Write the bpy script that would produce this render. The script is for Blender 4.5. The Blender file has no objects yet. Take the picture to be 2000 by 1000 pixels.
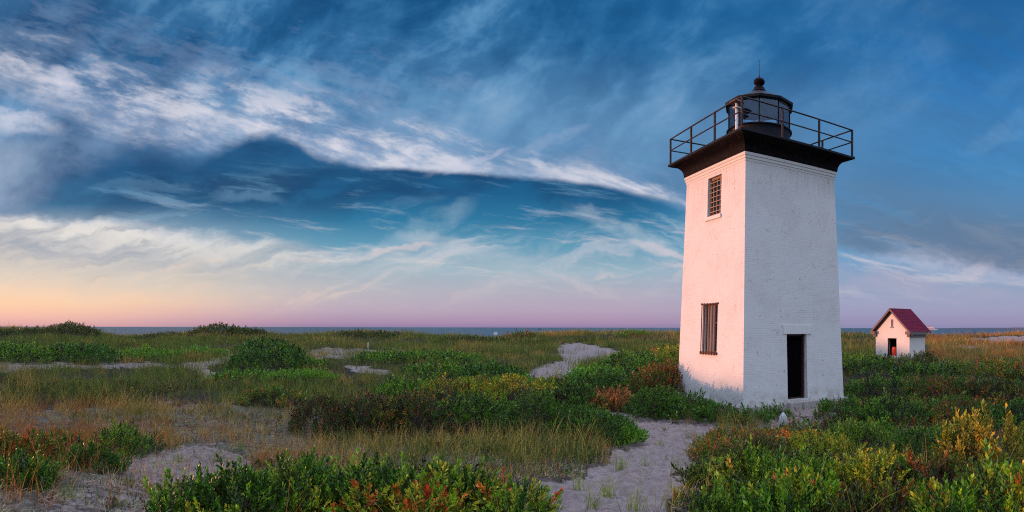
import bpy, math, random
import numpy as np
from mathutils import Vector, Matrix

sc = bpy.context.scene
PI = math.pi
F = 1143.1            # pixels per radian of the 2000 px wide panorama
HOR = 639.4           # horizon row
EYE = 2.56
rad = math.radians

# ------------------------------------------------------------------ camera
cam = bpy.data.cameras.new('camera')
cam.type = 'PANO'
cam.panorama_type = 'CENTRAL_CYLINDRICAL'
cam.central_cylindrical_range_u_min = -1000 / F
cam.central_cylindrical_range_u_max = 1000 / F
cam.central_cylindrical_range_v_min = -(1000 - HOR) / F
cam.central_cylindrical_range_v_max = HOR / F
cam.central_cylindrical_radius = 1.0
cam.clip_start = 0.05
cam.clip_end = 60000
cam_o = bpy.data.objects.new('camera', cam)
sc.collection.objects.link(cam_o)
cam_o.location = (0, 0, EYE)
cam_o.rotation_euler = (rad(90), rad(-0.115), 0)
sc.camera = cam_o

# ------------------------------------------------------------------ sun, exposure
SUN_EL = 1.25
SUN_ANG = 165.0        # direction towards the sun, degrees from +X
sd = Vector((math.cos(rad(SUN_ANG)) * math.cos(rad(SUN_EL)), math.sin(rad(SUN_ANG)) * math.cos(rad(SUN_EL)), math.sin(rad(SUN_EL))))
sl = bpy.data.lights.new('sun', 'SUN')
sl.energy = 4.0
sl.angle = rad(0.8)
sl.color = (1.0, 0.43, 0.265)
so = bpy.data.objects.new('sun', sl)
sc.collection.objects.link(so)
so.rotation_euler = sd.to_track_quat('Z', 'Y').to_euler()
so.location = (-60, 30, 40)
vs = sc.view_settings
vs.view_transform = 'Standard'
vs.look = 'None'
vs.exposure = 0.0
vs.gamma = 1.0
vs.use_curve_mapping = False
sc.cycles.filter_width = 1.1
sc.cycles.use_denoising = False
sc.cycles.max_bounces = 6
sc.cycles.diffuse_bounces = 3
sc.cycles.glossy_bounces = 3
sc.cycles.transparent_max_bounces = 12


def S(r, g, b):
    def f(c):
        c /= 255.0
        return c / 12.92 if c <= 0.04045 else ((c + 0.055) / 1.055) ** 2.4
    return (f(r), f(g), f(b), 1.0)


# ------------------------------------------------------------------ node helper
class G:
    """A small builder for node trees: every method returns a socket."""

    def __init__(self, nt):
        self.nt = nt

    def put(self, inp, v):
        if hasattr(v, 'is_output'):
            self.nt.links.new(v, inp)
        else:
            inp.default_value = v

    def m(self, op, a, b=None, c=None, clamp=False):
        n = self.nt.nodes.new('ShaderNodeMath')
        n.operation = op
        n.use_clamp = clamp
        self.put(n.inputs[0], a)
        if b is not None: self.put(n.inputs[1], b)
        if c is not None: self.put(n.inputs[2], c)
        return n.outputs[0]

    def add(self, a, b): return self.m('ADD', a, b)
    def sub(self, a, b): return self.m('SUBTRACT', a, b)
    def mul(self, a, b): return self.m('MULTIPLY', a, b)
    def lin(self, a, k, c): return self.m('MULTIPLY_ADD', a, k, c)

    def ss(self, v, a, b, lo=0.0, hi=1.0):
        n = self.nt.nodes.new('ShaderNodeMapRange')
        n.interpolation_type = 'SMOOTHSTEP'
        for i, q in enumerate((v, a, b, lo, hi)):
            self.put(n.inputs[i], q)
        return n.outputs[0]

    def vec(self, x, y, z=0.0):
        n = self.nt.nodes.new('ShaderNodeCombineXYZ')
        for i, q in enumerate((x, y, z)):
            self.put(n.inputs[i], q)
        return n.outputs[0]

    def noise(self, v, scale, detail=4, rough=0.55, dist=0.0, lac=2.0):
        n = self.nt.nodes.new('ShaderNodeTexNoise')
        self.put(n.inputs['Vector'], v)
        n.inputs['Scale'].default_value = scale
        n.inputs['Detail'].default_value = detail
        n.inputs['Roughness'].default_value = rough
        n.inputs['Distortion'].default_value = dist
        n.inputs['Lacunarity'].default_value = lac
        return n.outputs[0]

    def ramp(self, f, stops, interp='LINEAR'):
        n = self.nt.nodes.new('ShaderNodeValToRGB')
        r = n.color_ramp
        r.interpolation = interp
        while len(r.elements) > 1:
            r.elements.remove(r.elements[0])
        first = True
        for p, c in stops:
            if not isinstance(c, tuple): c = (c, c, c, 1.0)
            if first:
                e = r.elements[0]; e.position = p; first = False
            else:
                e = r.elements.new(p)
            e.color = c
        self.put(n.inputs[0], f)
        return n.outputs[0]

    def curve(self, x, pts, lo, hi, interp='B_SPLINE'):
        t = self.m('DIVIDE', self.sub(x, lo), hi - lo)
        return self.ramp(t, [((p - lo) / (hi - lo), v) for p, v in pts], interp)

    def mix(self, f, a, b, mode='MIX'):
        n = self.nt.nodes.new('ShaderNodeMix')
        n.data_type = 'RGBA'
        n.blend_type = mode
        n.clamp_result = False
        self.put(n.inputs[0], f)
        self.put(n.inputs[6], a)
        self.put(n.inputs[7], b)
        return n.outputs[2]

    def node(self, t, **k):
        n = self.nt.nodes.new(t)
        for a, b in k.items(): setattr(n, a, b)
        return n


# ------------------------------------------------------------------ sky
world = bpy.data.worlds.new('World')
sc.world = world
world.use_nodes = True
nt = world.node_tree
nt.nodes.clear()
g = G(nt)
tc = g.node('ShaderNodeTexCoord')
sp = g.node('ShaderNodeSeparateXYZ')
nt.links.new(tc.outputs['Generated'], sp.inputs[0])
dx, dy, dz = sp.outputs
hyp = g.m('SQRT', g.add(g.mul(dx, dx), g.add(g.mul(dy, dy), 1e-5)))
# x: azimuth, 1.0 straight ahead and growing to the right; y: 0.64 at the horizon and falling upwards
X = g.lin(g.m('ARCTAN2', dx, dy), 1.1431, 1.0)
tane = g.m('MINIMUM', g.m('MAXIMUM', g.m('DIVIDE', dz, hyp), -1.0), 2.6)
Y = g.sub(0.6394, g.mul(tane, 1.1431))
P = g.vec(X, Y, 0.0)
w1 = g.noise(P, 2.6, 5, 0.55)
w2 = g.noise(g.vec(g.add(X, 7.3), Y, 3.1), 3.1, 5, 0.55)
w3 = g.noise(g.vec(X, g.mul(Y, 1.6), 9.0), 11.0, 5, 0.6)
xw = g.lin(g.sub(w1, 0.5), 0.20, X)
yw = g.lin(g.sub(w2, 0.5), 0.10, Y)
yf = g.lin(g.sub(w3, 0.5), 0.055, yw)

# clear air by elevation for the left, the middle and the right
yn = g.m('DIVIDE', Y, 0.7)
def col(stops): return [(a / 700.0, S(*c)) for a, c in stops]
cL = g.ramp(yn, col([(0, (60, 105, 150)), (250, (50, 100, 145)), (330, (18, 82, 130)), (400, (46, 106, 148)), (450, (150, 168, 184)), (500, (205, 195, 185)),
                     (545, (244, 212, 178)), (590, (255, 208, 166)), (618, (238, 186, 172)), (639, (214, 164, 168)), (690, (150, 120, 130))]))
cC = g.ramp(yn, col([(0, (45, 105, 160)), (200, (40, 105, 155)), (330, (14, 84, 130)), (380, (18, 93, 140)), (430, (38, 118, 160)), (480, (92, 152, 182)),
                     (530, (150, 178, 195)), (570, (172, 172, 190)), (605, (178, 162, 186)), (630, (168, 142, 174)), (639, (146, 128, 166)), (690, (90, 90, 120))]))
cR = g.ramp(yn, col([(0, (22, 92, 155)), (150, (36, 116, 185)), (300, (52, 130, 190)), (420, (78, 148, 198)), (500, (112, 156, 196)),
                     (560, (140, 160, 192)), (600, (156, 158, 190)), (630, (150, 144, 180)), (639, (138, 138, 176)), (690, (90, 90, 120))]))
base = g.mix(g.ss(X, 0.05, 0.72), cL, cC)
base = g.mix(g.ss(X, 1.2, 1.62), base, cR)

# thin wisps between the two banks
ang = rad(-14)
rx = g.add(g.mul(xw, math.cos(ang)), g.mul(yf, math.sin(ang)))
ry = g.add(g.mul(xw, -math.sin(ang)), g.mul(yf, math.cos(ang)))
st = g.noise(g.vec(g.mul(rx, 1.6), g.mul(ry, 10.0), 2.0), 1.9, 7, 0.62, 0.35)
ang = rad(17)
rx2 = g.add(g.mul(xw, math.cos(ang)), g.mul(yf, math.sin(ang)))
ry2 = g.add(g.mul(xw, -math.sin(ang)), g.mul(yf, math.cos(ang)))
st2 = g.noise(g.vec(g.mul(rx2, 1.4), g.mul(ry2, 9.0), 5.0), 2.1, 7, 0.62, 0.3)
band = g.mul(g.ss(Y, 0.36, 0.47), g.ss(Y, 0.60, 0.53))
wis = g.mul(g.m('MAXIMUM', g.ss(st, 0.50, 0.74), g.mul(g.ss(st2, 0.52, 0.74), g.ss(X, 0.95, 1.15))), band)
base = g.mix(g.mul(wis, 0.62), base, g.mix(g.ss(Y, 0.40, 0.56), S(176, 205, 220), S(226, 205, 208)))
wl = g.mul(g.mul(g.ss(st, 0.48, 0.68), g.ss(Y, 0.30, 0.36)), g.mul(g.ss(Y, 0.47, 0.41), g.ss(X, 0.86, 0.55)))
base = g.mix(g.mul(wl, 0.30), base, S(110, 152, 186))

fx_ = g.lin(g.sub(w1, 0.5), 0.05, X); fy_ = g.lin(g.sub(w2, 0.5), 0.045, Y)
fa_ = g.lin(fx_, -0.13, fy_)
dkp = g.noise(g.vec(g.mul(X, 2.2), g.mul(Y, 6.0), 21.0), 1.4, 6, 0.6, 0.3)
base = g.mix(g.mul(g.mul(g.ss(dkp, 0.40, 0.60), 0.8), g.mul(g.ss(Y, 0.46, 0.36), g.ss(X, 1.4, 1.05))), base, S(8, 62, 106))
fib = g.noise(g.vec(g.mul(fx_, 2.0), g.mul(fa_, 15.0), 8.0), 2.6, 8, 0.66, 0.1)
fb = g.mul(g.mul(g.ss(fib, 0.52, 0.72), g.ss(Y, 0.30, 0.38)), g.mul(g.ss(Y, 0.62, 0.50), 0.66))
base = g.mix(fb, base, g.mix(g.ss(Y, 0.36, 0.5), S(96, 148, 184), S(214, 206, 212)))
# feathers: short brush strokes at known places (x, y, length, thickness, slope, strength)
def stroke(c, x0, y0, L, T, slope, k, color):
    a = math.atan(slope)
    u = g.add(g.mul(g.sub(xw, x0), math.cos(a)), g.mul(g.sub(yf, y0), math.sin(a)))
    v = g.add(g.mul(g.sub(xw, x0), -math.sin(a)), g.mul(g.sub(yf, y0), math.cos(a)))
    r = g.add(g.m('POWER', g.m('ABSOLUTE', g.m('DIVIDE', u, L)), 2.0), g.m('POWER', g.m('ABSOLUTE', g.m('DIVIDE', v, T)), 2.0))
    f = g.mul(g.ss(r, 1.0, 0.0), g.mul(g.ss(w3, 0.22, 0.62), k))
    return g.mix(f, c, color)
for a in ((0.82, 0.455, 0.15, 0.040, -0.55, 0.38, S(170, 195, 210)), (0.88, 0.485, 0.13, 0.03, 0.30, 0.42, S(205, 205, 212)),
          (1.24, 0.455, 0.16, 0.030, 0.40, 0.5, S(196, 205, 216)), (1.30, 0.485, 0.10, 0.012, 0.3, 0.55, S(222, 205, 210)),
          (0.47, 0.37, 0.09, 0.016, 0.12, 0.40, S(110, 155, 190)), (0.30, 0.355, 0.14, 0.014, -0.1, 0.35, S(95, 140, 175)),
          (1.15, 0.505, 0.16, 0.014, -0.22, 0.5, S(190, 195, 208)), (0.72, 0.492, 0.2, 0.008, -0.07, 0.7, S(214, 198, 200)),
          (1.80, 0.502, 0.17, 0.026, 0.08, 0.55, S(200, 196, 212)), (1.94, 0.525, 0.16, 0.022, 0.16, 0.6, S(184, 182, 206)), (1.78, 0.555, 0.30, 0.030, 0.06, 0.45, S(176, 168, 192)),
          (1.97, 0.26, 0.12, 0.03, -0.5, 0.4, S(120, 165, 210))):
    base = stroke(base, *a)
# grey-blue veil on the right
vr = g.mul(g.mul(g.ss(st2, 0.30, 0.62), g.ss(X, 1.42, 1.72)), g.mul(g.ss(Y, 0.30, 0.43), g.ss(Y, 0.62, 0.5)))
vr = g.mul(g.mul(g.ss(X, 1.45, 1.7), g.ss(st2, 0.22, 0.5, 0.45, 1.0)), g.mul(g.ss(g.lin(X, -0.14, Y), 0.02, 0.20), g.ss(g.lin(X, -0.14, g.lin(g.sub(w3, 0.5), 0.05, Y)), 0.265, 0.235)))
base = g.mix(g.mul(vr, 0.8), base, S(92, 112, 142))
vr2 = g.mul(g.ss(st2, 0.36, 0.70), g.mul(g.ss(X, 1.35, 1.6), g.ss(Y, 0.45, 0.2)))
base = g.mix(g.mul(vr2, 0.6), base, S(46, 98, 148))

# lower bank on the left, white edge, warm below
E2 = g.curve(X, [(0.0, .412), (.1, .418), (.25, .432), (.4, .446), (.55, .465), (.7, .482), (.85, .498), (1.0, .515)], 0.0, 1.0)
d2 = g.sub(g.lin(g.sub(w3, 0.5), 0.07, g.lin(g.sub(w2, 0.5), 0.10, Y)), E2)
al2 = g.mul(g.curve(X, [(0.0, 1.0), (.3, .95), (.55, .62), (.75, .32), (1.0, .10), (1.2, 0.0)], 0.0, 1.2), g.ss(d2, -0.016, 0.014))
al2 = g.mul(al2, g.ss(Y, 0.64, 0.54))
c2 = g.ramp(g.m('DIVIDE', d2, 0.20), [(0.0, S(222, 219, 222)), (.10, S(226, 221, 216)), (.3, S(190, 190, 194)), (.55, S(212, 202, 192)), (.75, S(236, 208, 186)), (1.0, S(244, 198, 172))])
c2 = g.mix(g.mul(g.mul(g.ss(st, 0.56, 0.36), g.ss(Y, 0.58, 0.50)), 0.8), c2, S(150, 160, 175))
base = g.mix(al2, base, c2)
lowst = g.mul(g.mul(g.ss(st, 0.52, 0.7), g.ss(X, 1.0, 0.5)), g.mul(g.ss(Y, 0.49, 0.53), g.ss(Y, 0.63, 0.57)))
base = g.mix(g.mul(lowst, 0.45), base, S(255, 222, 190))

# the big upper deck with its arched lower edge
E1 = g.curve(X, [(0.0, .415), (.06, .395), (.12, .35), (.2, .315), (.3, .290), (.37, .298), (.42, .286), (.47, .268), (.54, .266), (.60, .292), (.68, .324), (.8, .332), (.95, .342), (1.1, .351),
                 (1.2, .366), (1.3, .388), (1.36, .410), (1.44, .42), (1.56, .40), (1.75, .36), (2.0, .33)], 0.0, 2.0, 'CARDINAL')
sharp = g.curve(X, [(0.0, .040), (.35, .026), (.5, .012), (.7, .007), (1.1, .006), (1.35, .009), (1.6, .10), (2.0, .15)], 0.0, 2.0)
warpk = g.curve(X, [(0.0, .10), (.35, .085), (.55, .055), (.9, .03), (1.2, .022), (1.5, .06), (2.0, .16)], 0.0, 2.0)
d1 = g.sub(g.add(Y, g.add(g.mul(g.sub(w2, 0.5), warpk), g.mul(g.sub(w3, 0.5), g.mul(warpk, 0.55)))), E1)
mk1 = g.ss(d1, sharp, g.mul(sharp, -1.0))
mk1 = g.mul(mk1, g.ss(X, 1.95, 1.35, 0.30, 1.0))
up = rad(-38)
ux = g.add(g.mul(xw, math.cos(up)), g.mul(yw, math.sin(up)))
uy = g.add(g.mul(xw, -math.sin(up)), g.mul(yw, math.cos(up)))
big = g.noise(g.vec(g.mul(ux, 1.1), g.mul(uy, 1.9), 1.0), 2.2, 6, 0.50, 0.12)
fine = g.noise(g.vec(g.mul(ux, 1.5), g.mul(uy, 2.8), 4.0), 5.0, 7, 0.58, 0.15)
fluff = g.noise(g.vec(X, g.mul(Y, 1.5), 12.0), 9.0, 8, 0.62, 0.2)
tex = g.add(g.add(g.mul(big, 0.60), g.mul(fine, 0.26)), g.mul(fluff, 0.14))
dk = g.ramp(tex, [(0.37, S(10, 64, 110)), (0.44, S(20, 84, 134)), (0.50, S(46, 108, 158)), (0.56, S(90, 144, 188)), (0.65, S(150, 182, 214))])
dk = g.mix(g.mul(g.ss(Y, 0.06, 0.28), g.mul(g.ss(X, 0.45, 0.85), 0.62)), dk, S(106, 150, 190))
dk = g.mix(g.mul(g.ss(X, 0.55, 0.0), g.mul(g.ss(Y, 0.22, 0.10), 0.45)), dk, S(48, 82, 122))
dk = g.mix(g.mul(g.ss(X, 0.9, 1.5), g.mul(g.ss(Y, 0.28, 0.02), 0.55)), dk, S(28, 102, 160))
dk = g.mix(g.mul(g.ss(X, 0.36, 0.0), g.mul(g.ss(Y, 0.23, 0.30), 0.75)), dk, g.mix(g.ss(tex, 0.38, 0.62), S(76, 104, 140), S(140, 156, 182)))
# bright band riding on the arch
B1 = g.curve(X, [(0.0, .150), (.07, .160), (.13, .180), (.2, .222), (.3, .240), (.4, .246), (.5, .250), (.6, .282), (.7, .308), (.8, .318), (.9, .324), (1.0, .336), (1.1, .345), (1.2, .360), (1.3, .382), (1.36, .402), (1.5, .44)], 0.0, 1.5)
T1 = g.curve(X, [(0.0, .032), (.1, .046), (.2, .046), (.4, .044), (.6, .038), (.75, .028), (.9, .022), (1.0, .016), (1.2, .008), (1.33, .012), (1.5, .0)], 0.0, 1.5)
K1 = g.curve(X, [(0.0, .62), (.1, .80), (.3, .74), (.5, .88), (.62, 1.0), (.75, .85), (.95, .75), (1.05, .6), (1.2, .9), (1.33, 1.0), (1.42, .5), (1.5, 0.0)], 0.0, 1.5)
fl2 = g.noise(g.vec(g.mul(g.lin(Y, 0.35, X), 4.0), g.mul(g.lin(X, -0.30, Y), 13.0), 15.0), 1.9, 8, 0.64, 0.25)
yb = g.add(Y, g.add(g.mul(g.sub(w2, 0.5), g.mul(warpk, 0.5)), g.mul(g.sub(fl2, 0.5), g.lin(T1, 2.4, 0.004))))
sg_ = g.sub(yb, B1)
softup = g.curve(X, [(0.0, 1.3), (.5, 1.45), (.7, 1.9), (.95, 2.4), (1.15, 2.2), (1.35, 1.0)], 0.0, 1.4, 'LINEAR')
Tn = g.mul(T1, g.ss(g.add(g.mul(fluff, 0.3), g.mul(fl2, 0.7)), 0.36, 0.62, 0.45, 1.4))
db = g.m('DIVIDE', g.m('ABSOLUTE', sg_), g.m('MAXIMUM', g.mul(Tn, g.add(1.0, g.mul(g.m('LESS_THAN', sg_, 0.0), g.sub(softup, 1.0)))), 0.0008))
bb = g.mul(g.mul(g.ss(db, 1.45, 0.1), K1), g.ss(g.add(g.mul(fluff, 0.25), g.mul(fl2, 0.75)), 0.36, 0.60, 0.38, 1.0))
dk = g.mix(g.mul(g.ss(db, 3.6, 0.6), g.mul(K1, 0.45)), dk, S(142, 164, 196))
dk = g.mix(g.mul(bb, 0.92), dk, g.mix(g.ss(g.add(g.mul(fluff, 0.4), g.mul(fl2, 0.6)), 0.38, 0.60), S(150, 170, 202), S(228, 224, 232)))
base = g.mix(mk1, base, dk)
base = stroke(base, 0.03, 0.240, 0.12, 0.026, 0.22, 0.85, S(206, 208, 224))
base = stroke(base, 0.12, 0.172, 0.05, 0.03, 0.7, 0.7, S(216, 216, 230))
base = stroke(base, 0.92, 0.315, 0.10, 0.013, -0.35, 0.55, S(196, 200, 220))
base = stroke(base, 1.08, 0.27, 0.10, 0.016, -0.5, 0.45, S(150, 172, 206))

# unseen sky overhead and behind the viewer, made brighter to fill the shade
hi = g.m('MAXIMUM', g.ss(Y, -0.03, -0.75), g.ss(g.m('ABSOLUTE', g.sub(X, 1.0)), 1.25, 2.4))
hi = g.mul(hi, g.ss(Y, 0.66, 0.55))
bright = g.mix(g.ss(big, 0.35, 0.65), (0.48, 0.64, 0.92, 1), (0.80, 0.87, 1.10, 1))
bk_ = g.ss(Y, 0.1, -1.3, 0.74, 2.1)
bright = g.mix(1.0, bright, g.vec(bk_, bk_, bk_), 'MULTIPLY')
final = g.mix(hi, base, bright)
sky = g.node('ShaderNodeTexSky', sky_type='NISHITA')
sky.sun_disc = False
sky.sun_elevation = rad(SUN_EL)
sky.sun_rotation = math.atan2(sd.x, sd.y) % (2 * PI)
sky.altitude = 0
bgA = g.node('ShaderNodeBackground')
bgA.inputs[1].default_value = 0.012
nt.links.new(sky.outputs[0], bgA.inputs[0])
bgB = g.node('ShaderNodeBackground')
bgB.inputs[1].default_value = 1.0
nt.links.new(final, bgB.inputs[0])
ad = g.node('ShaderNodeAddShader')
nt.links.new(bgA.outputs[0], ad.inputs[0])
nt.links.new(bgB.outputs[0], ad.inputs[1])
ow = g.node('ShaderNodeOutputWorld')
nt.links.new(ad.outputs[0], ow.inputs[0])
world.cycles.sampling_method = 'MANUAL'
world.cycles.sample_map_resolution = 512


# ------------------------------------------------------------------ materials
def mat(name, fn):
    m = bpy.data.materials.new(name)
    m.use_nodes = True
    t = m.node_tree
    t.nodes.clear()
    q = G(t)
    out = q.node('ShaderNodeOutputMaterial')
    t.links.new(fn(q), out.inputs[0])
    return m


def princ(q, color, rough=0.6, metal=0.0, normal=None, spec=0.5):
    b = q.node('ShaderNodeBsdfPrincipled')
    q.put(b.inputs['Base Color'], color)
    q.put(b.inputs['Roughness'], rough)
    q.put(b.inputs['Metallic'], metal)
    q.put(b.inputs['Specular IOR Level'], spec)
    if normal is not None: q.put(b.inputs['Normal'], normal)
    return b.outputs[0]


def bump(q, h, strength=0.5, dist=0.02, normal=None):
    b = q.node('ShaderNodeBump')
    b.inputs['Strength'].default_value = strength
    b.inputs['Distance'].default_value = dist
    q.put(b.inputs['Height'], h)
    if normal is not None: q.put(b.inputs['Normal'], normal)
    return b.outputs[0]


def objc(q): return q.node('ShaderNodeTexCoord').outputs['Object']


def m_brick(q):
    uv = q.node('ShaderNodeTexCoord').outputs['UV']
    br = q.node('ShaderNodeTexBrick')
    wob = q.noise(uv, 1.7, 2, 0.5)
    mp = q.node('ShaderNodeVectorMath', operation='ADD')
    q.put(mp.inputs[0], uv)
    q.put(mp.inputs[1], q.vec(0.0, q.mul(q.sub(wob, 0.5), 0.09), 0.0))
    q.put(br.inputs['Vector'], mp.outputs[0])
    br.inputs['Scale'].default_value = 1.0
    br.inputs['Brick Width'].default_value = 0.43
    br.inputs['Row Height'].default_value = 0.079
    br.inputs['Mortar Size'].default_value = 0.010
    br.inputs['Mortar Smooth'].default_value = 0.6
    br.inputs['Color1'].default_value = (0.76, 0.745, 0.73, 1)
    br.inputs['Color2'].default_value = (0.735, 0.72, 0.71, 1)
    br.inputs['Mortar'].default_value = (0.70, 0.688, 0.675, 1)
    c = br.outputs[0]
    big = q.noise(uv, 0.8, 4, 0.6)
    c = q.mix(q.mul(q.ss(big, 0.42, 0.68), 0.40), c, (0.60, 0.58, 0.55, 1))
    # patches where the paint has bleached or yellowed
    pat = q.noise(uv, 2.6, 5, 0.65)
    c = q.mix(q.mul(q.ss(pat, 0.60, 0.68), 0.5), c, (0.52, 0.47, 0.40, 1))
    # small chips through to the brick
    chips = q.noise(uv, 9.0, 5, 0.7)
    wh = q.noise(uv, 1.3, 2, 0.5)
    ck = q.mul(q.ss(chips, 0.625, 0.66), q.ss(wh, 0.42, 0.56))
    c = q.mix(q.mul(ck, 0.85), c, (0.20, 0.11, 0.075, 1))
    # dirt splashed up from the ground
    s = q.node('ShaderNodeSeparateXYZ')
    q.put(s.inputs[0], uv)
    dirt = q.mul(q.ss(q.add(s.outputs[1], q.mul(q.sub(big, 0.5), 0.9)), 0.55, 0.0), q.ss(pat, 0.35, 0.6))
    c = q.mix(q.mul(dirt, 0.55), c, (0.32, 0.27, 0.21, 1))
    run = q.noise(q.vec(q.mul(s.outputs[0], 9.0), q.mul(s.outputs[1], 0.7), 3.0), 1.0, 4, 0.6)
    c = q.mix(q.mul(q.ss(run, 0.58, 0.78), 0.30), c, (0.44, 0.36, 0.27, 1))
    top = q.ss(q.add(s.outputs[1], q.mul(q.sub(run, 0.5), 2.6)), 7.0, 8.2)
    c = q.mix(q.mul(q.mul(top, q.ss(run, 0.5, 0.7)), 0.26), c, (0.36, 0.22, 0.13, 1))
    worn = q.ss(q.noise(uv, 1.1, 3, 0.5), 0.35, 0.65)
    h = q.add(q.mul(q.mul(br.outputs['Fac'], worn), -1.0), q.mul(q.noise(uv, 22.0, 4, 0.6), 1.0))
    return princ(q, c, 0.62, 0.0, bump(q, h, 0.34, 0.010), 0.3)


def m_paint(c, rough=0.55, var=0.12, sc_=6.0, chip=None, metal=0.0, spec=0.4):
    def fn(q):
        o = objc(q)
        n = q.noise(o, sc_, 5, 0.6)
        cc = q.mix(n, tuple(x * (1 - var) for x in c[:3]) + (1,), tuple(min(1, x * (1 + var)) for x in c[:3]) + (1,))
        if chip:
            k = q.noise(o, sc_ * 2.2, 5, 0.7)
            cc = q.mix(q.ss(k, 0.56, 0.64), cc, chip + (1,))
        return princ(q, cc, q.lin(n, 0.2, rough - 0.1), metal, bump(q, q.noise(o, sc_ * 6, 4, 0.6), 0.35, 0.004), spec)
    return fn


M = {}
M['brick'] = mat('white_painted_brick', m_brick)
M['trim'] = mat('white_trim', m_paint((0.74, 0.72, 0.69), 0.6, 0.08, 5))
M['stone'] = mat('foundation_stone', m_paint((0.38, 0.33, 0.31), 0.8, 0.35, 4, (0.50, 0.46, 0.43)))
M['slab'] = mat('slab_stone', m_paint((0.27, 0.20, 0.18), 0.85, 0.25, 5))
M['iron'] = mat('black_iron', m_paint((0.005, 0.0035, 0.005), 0.6, 0.4, 3, (0.035, 0.010, 0.009), 0.0, 0.08))
M['iron_deck'] = mat('black_roof_iron', m_paint((0.010, 0.011, 0.018), 0.5, 0.3, 3, None, 0.0, 0.15))
M['rail'] = mat('weathered_rail_iron', m_paint((0.030, 0.022, 0.022), 0.6, 0.4, 7, (0.15, 0.105, 0.105), 0.0, 0.2))
M['rust'] = mat('rusty_iron', m_paint((0.10, 0.030, 0.018), 0.75, 0.4, 12, (0.03, 0.018, 0.016)))
M['sash'] = mat('window_sash_paint', m_paint((0.30, 0.17, 0.08), 0.7, 0.3, 12))
M['grille'] = mat('grille_paint', m_paint((0.46, 0.29, 0.17), 0.7, 0.3, 12))
M['shutter'] = mat('grey_board', m_paint((0.22, 0.20, 0.20), 0.7, 0.15, 7))
M['black'] = mat('black_door_paint', m_paint((0.0025, 0.002, 0.003), 0.9, 0.3, 5, None, 0.0, 0.03))
M['doorframe'] = mat('dark_red_wood', m_paint((0.035, 0.014, 0.014), 0.6, 0.3, 5))
M['white_metal'] = mat('white_painted_metal', m_paint((0.8, 0.78, 0.76), 0.4, 0.05, 5))
M['houseWall'] = mat('white_stucco', m_paint((0.72, 0.69, 0.66), 0.75, 0.08, 1.6))
M['brown_trim'] = mat('brown_trim', m_paint((0.17, 0.115, 0.11), 0.7, 0.15, 3))
M['orange'] = mat('red_orange_plastic', m_paint((0.80, 0.06, 0.02), 0.4, 0.08, 3))
M['wood'] = mat('driftwood', m_paint((0.22, 0.17, 0.15), 0.85, 0.3, 6))
M['sign_white'] = mat('sign_white', m_paint((0.78, 0.72, 0.75), 0.5, 0.05, 4))
M['bark'] = mat('shrub_bark', m_paint((0.085, 0.060, 0.052), 0.9, 0.35, 9))
M['pale_rock'] = mat('pale_rock', m_paint((0.52, 0.53, 0.56), 0.8, 0.2, 9))
M['ship_white'] = mat('ship_white', m_paint((0.80, 0.74, 0.76), 0.4, 0.05, 0.2))
M['ship_red'] = mat('ship_red', m_paint((0.55, 0.03, 0.04), 0.4, 0.05, 0.2))
M['ship_dark'] = mat('ship_windows', m_paint((0.03, 0.03, 0.06), 0.2, 0.05, 0.2))


def m_roof(q):
    uv = q.node('ShaderNodeTexCoord').outputs['UV']
    br = q.node('ShaderNodeTexBrick')
    q.put(br.inputs['Vector'], uv)
    br.inputs['Scale'].default_value = 1.0
    br.inputs['Brick Width'].default_value = 0.30
    br.inputs['Row Height'].default_value = 0.17
    br.inputs['Mortar Size'].default_value = 0.014
    br.inputs['Color1'].default_value = (0.20, 0.012, 0.046, 1)
    br.inputs['Color2'].default_value = (0.15, 0.010, 0.037, 1)
    br.inputs['Mortar'].default_value = (0.035, 0.010, 0.014, 1)
    return princ(q, br.outputs[0], 0.75, 0, bump(q, q.mul(br.outputs['Fac'], -1.0), 0.8, 0.02), 0.1)
M['shingle'] = mat('maroon_shingle', m_roof)


def m_glass(q):
    t = q.node('ShaderNodeBsdfTransparent')
    t.inputs[0].default_value = (0.82, 0.91, 0.97, 1)
    gl = q.node('ShaderNodeBsdfGlossy')
    gl.inputs['Roughness'].default_value = 0.02
    gl.inputs['Color'].default_value = (0.55, 0.75, 1.0, 1)
    q.put(gl.inputs['Normal'], bump(q, q.noise(objc(q), 1.6, 2, 0.5), 0.12, 0.05))
    fr = q.node('ShaderNodeFresnel')
    fr.inputs[0].default_value = 1.5
    mx = q.node('ShaderNodeMixShader')
    q.put(mx.inputs[0], q.m('MINIMUM', q.lin(fr.outputs[0], 1.1, 0.09), 1.0))
    q.nt.links.new(t.outputs[0], mx.inputs[1])
    q.nt.links.new(gl.outputs[0], mx.inputs[2])
    return mx.outputs[0]
M['glass'] = mat('lantern_glass', m_glass)
M['dark_glass'] = mat('dark_window_glass', lambda q: princ(q, (0.02, 0.025, 0.035, 1), 0.12, 0, bump(q, q.noise(objc(q), 3, 2), 0.2, 0.01), 0.8))
M['ceiling_paint'] = mat('ceiling_paint', m_paint((0.10, 0.19, 0.30), 0.6, 0.15, 3))
M['lens'] = mat('lens_glass', lambda q: princ(q, (0.45, 0.50, 0.52, 1), 0.15, 0, None, 0.9))


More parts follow.
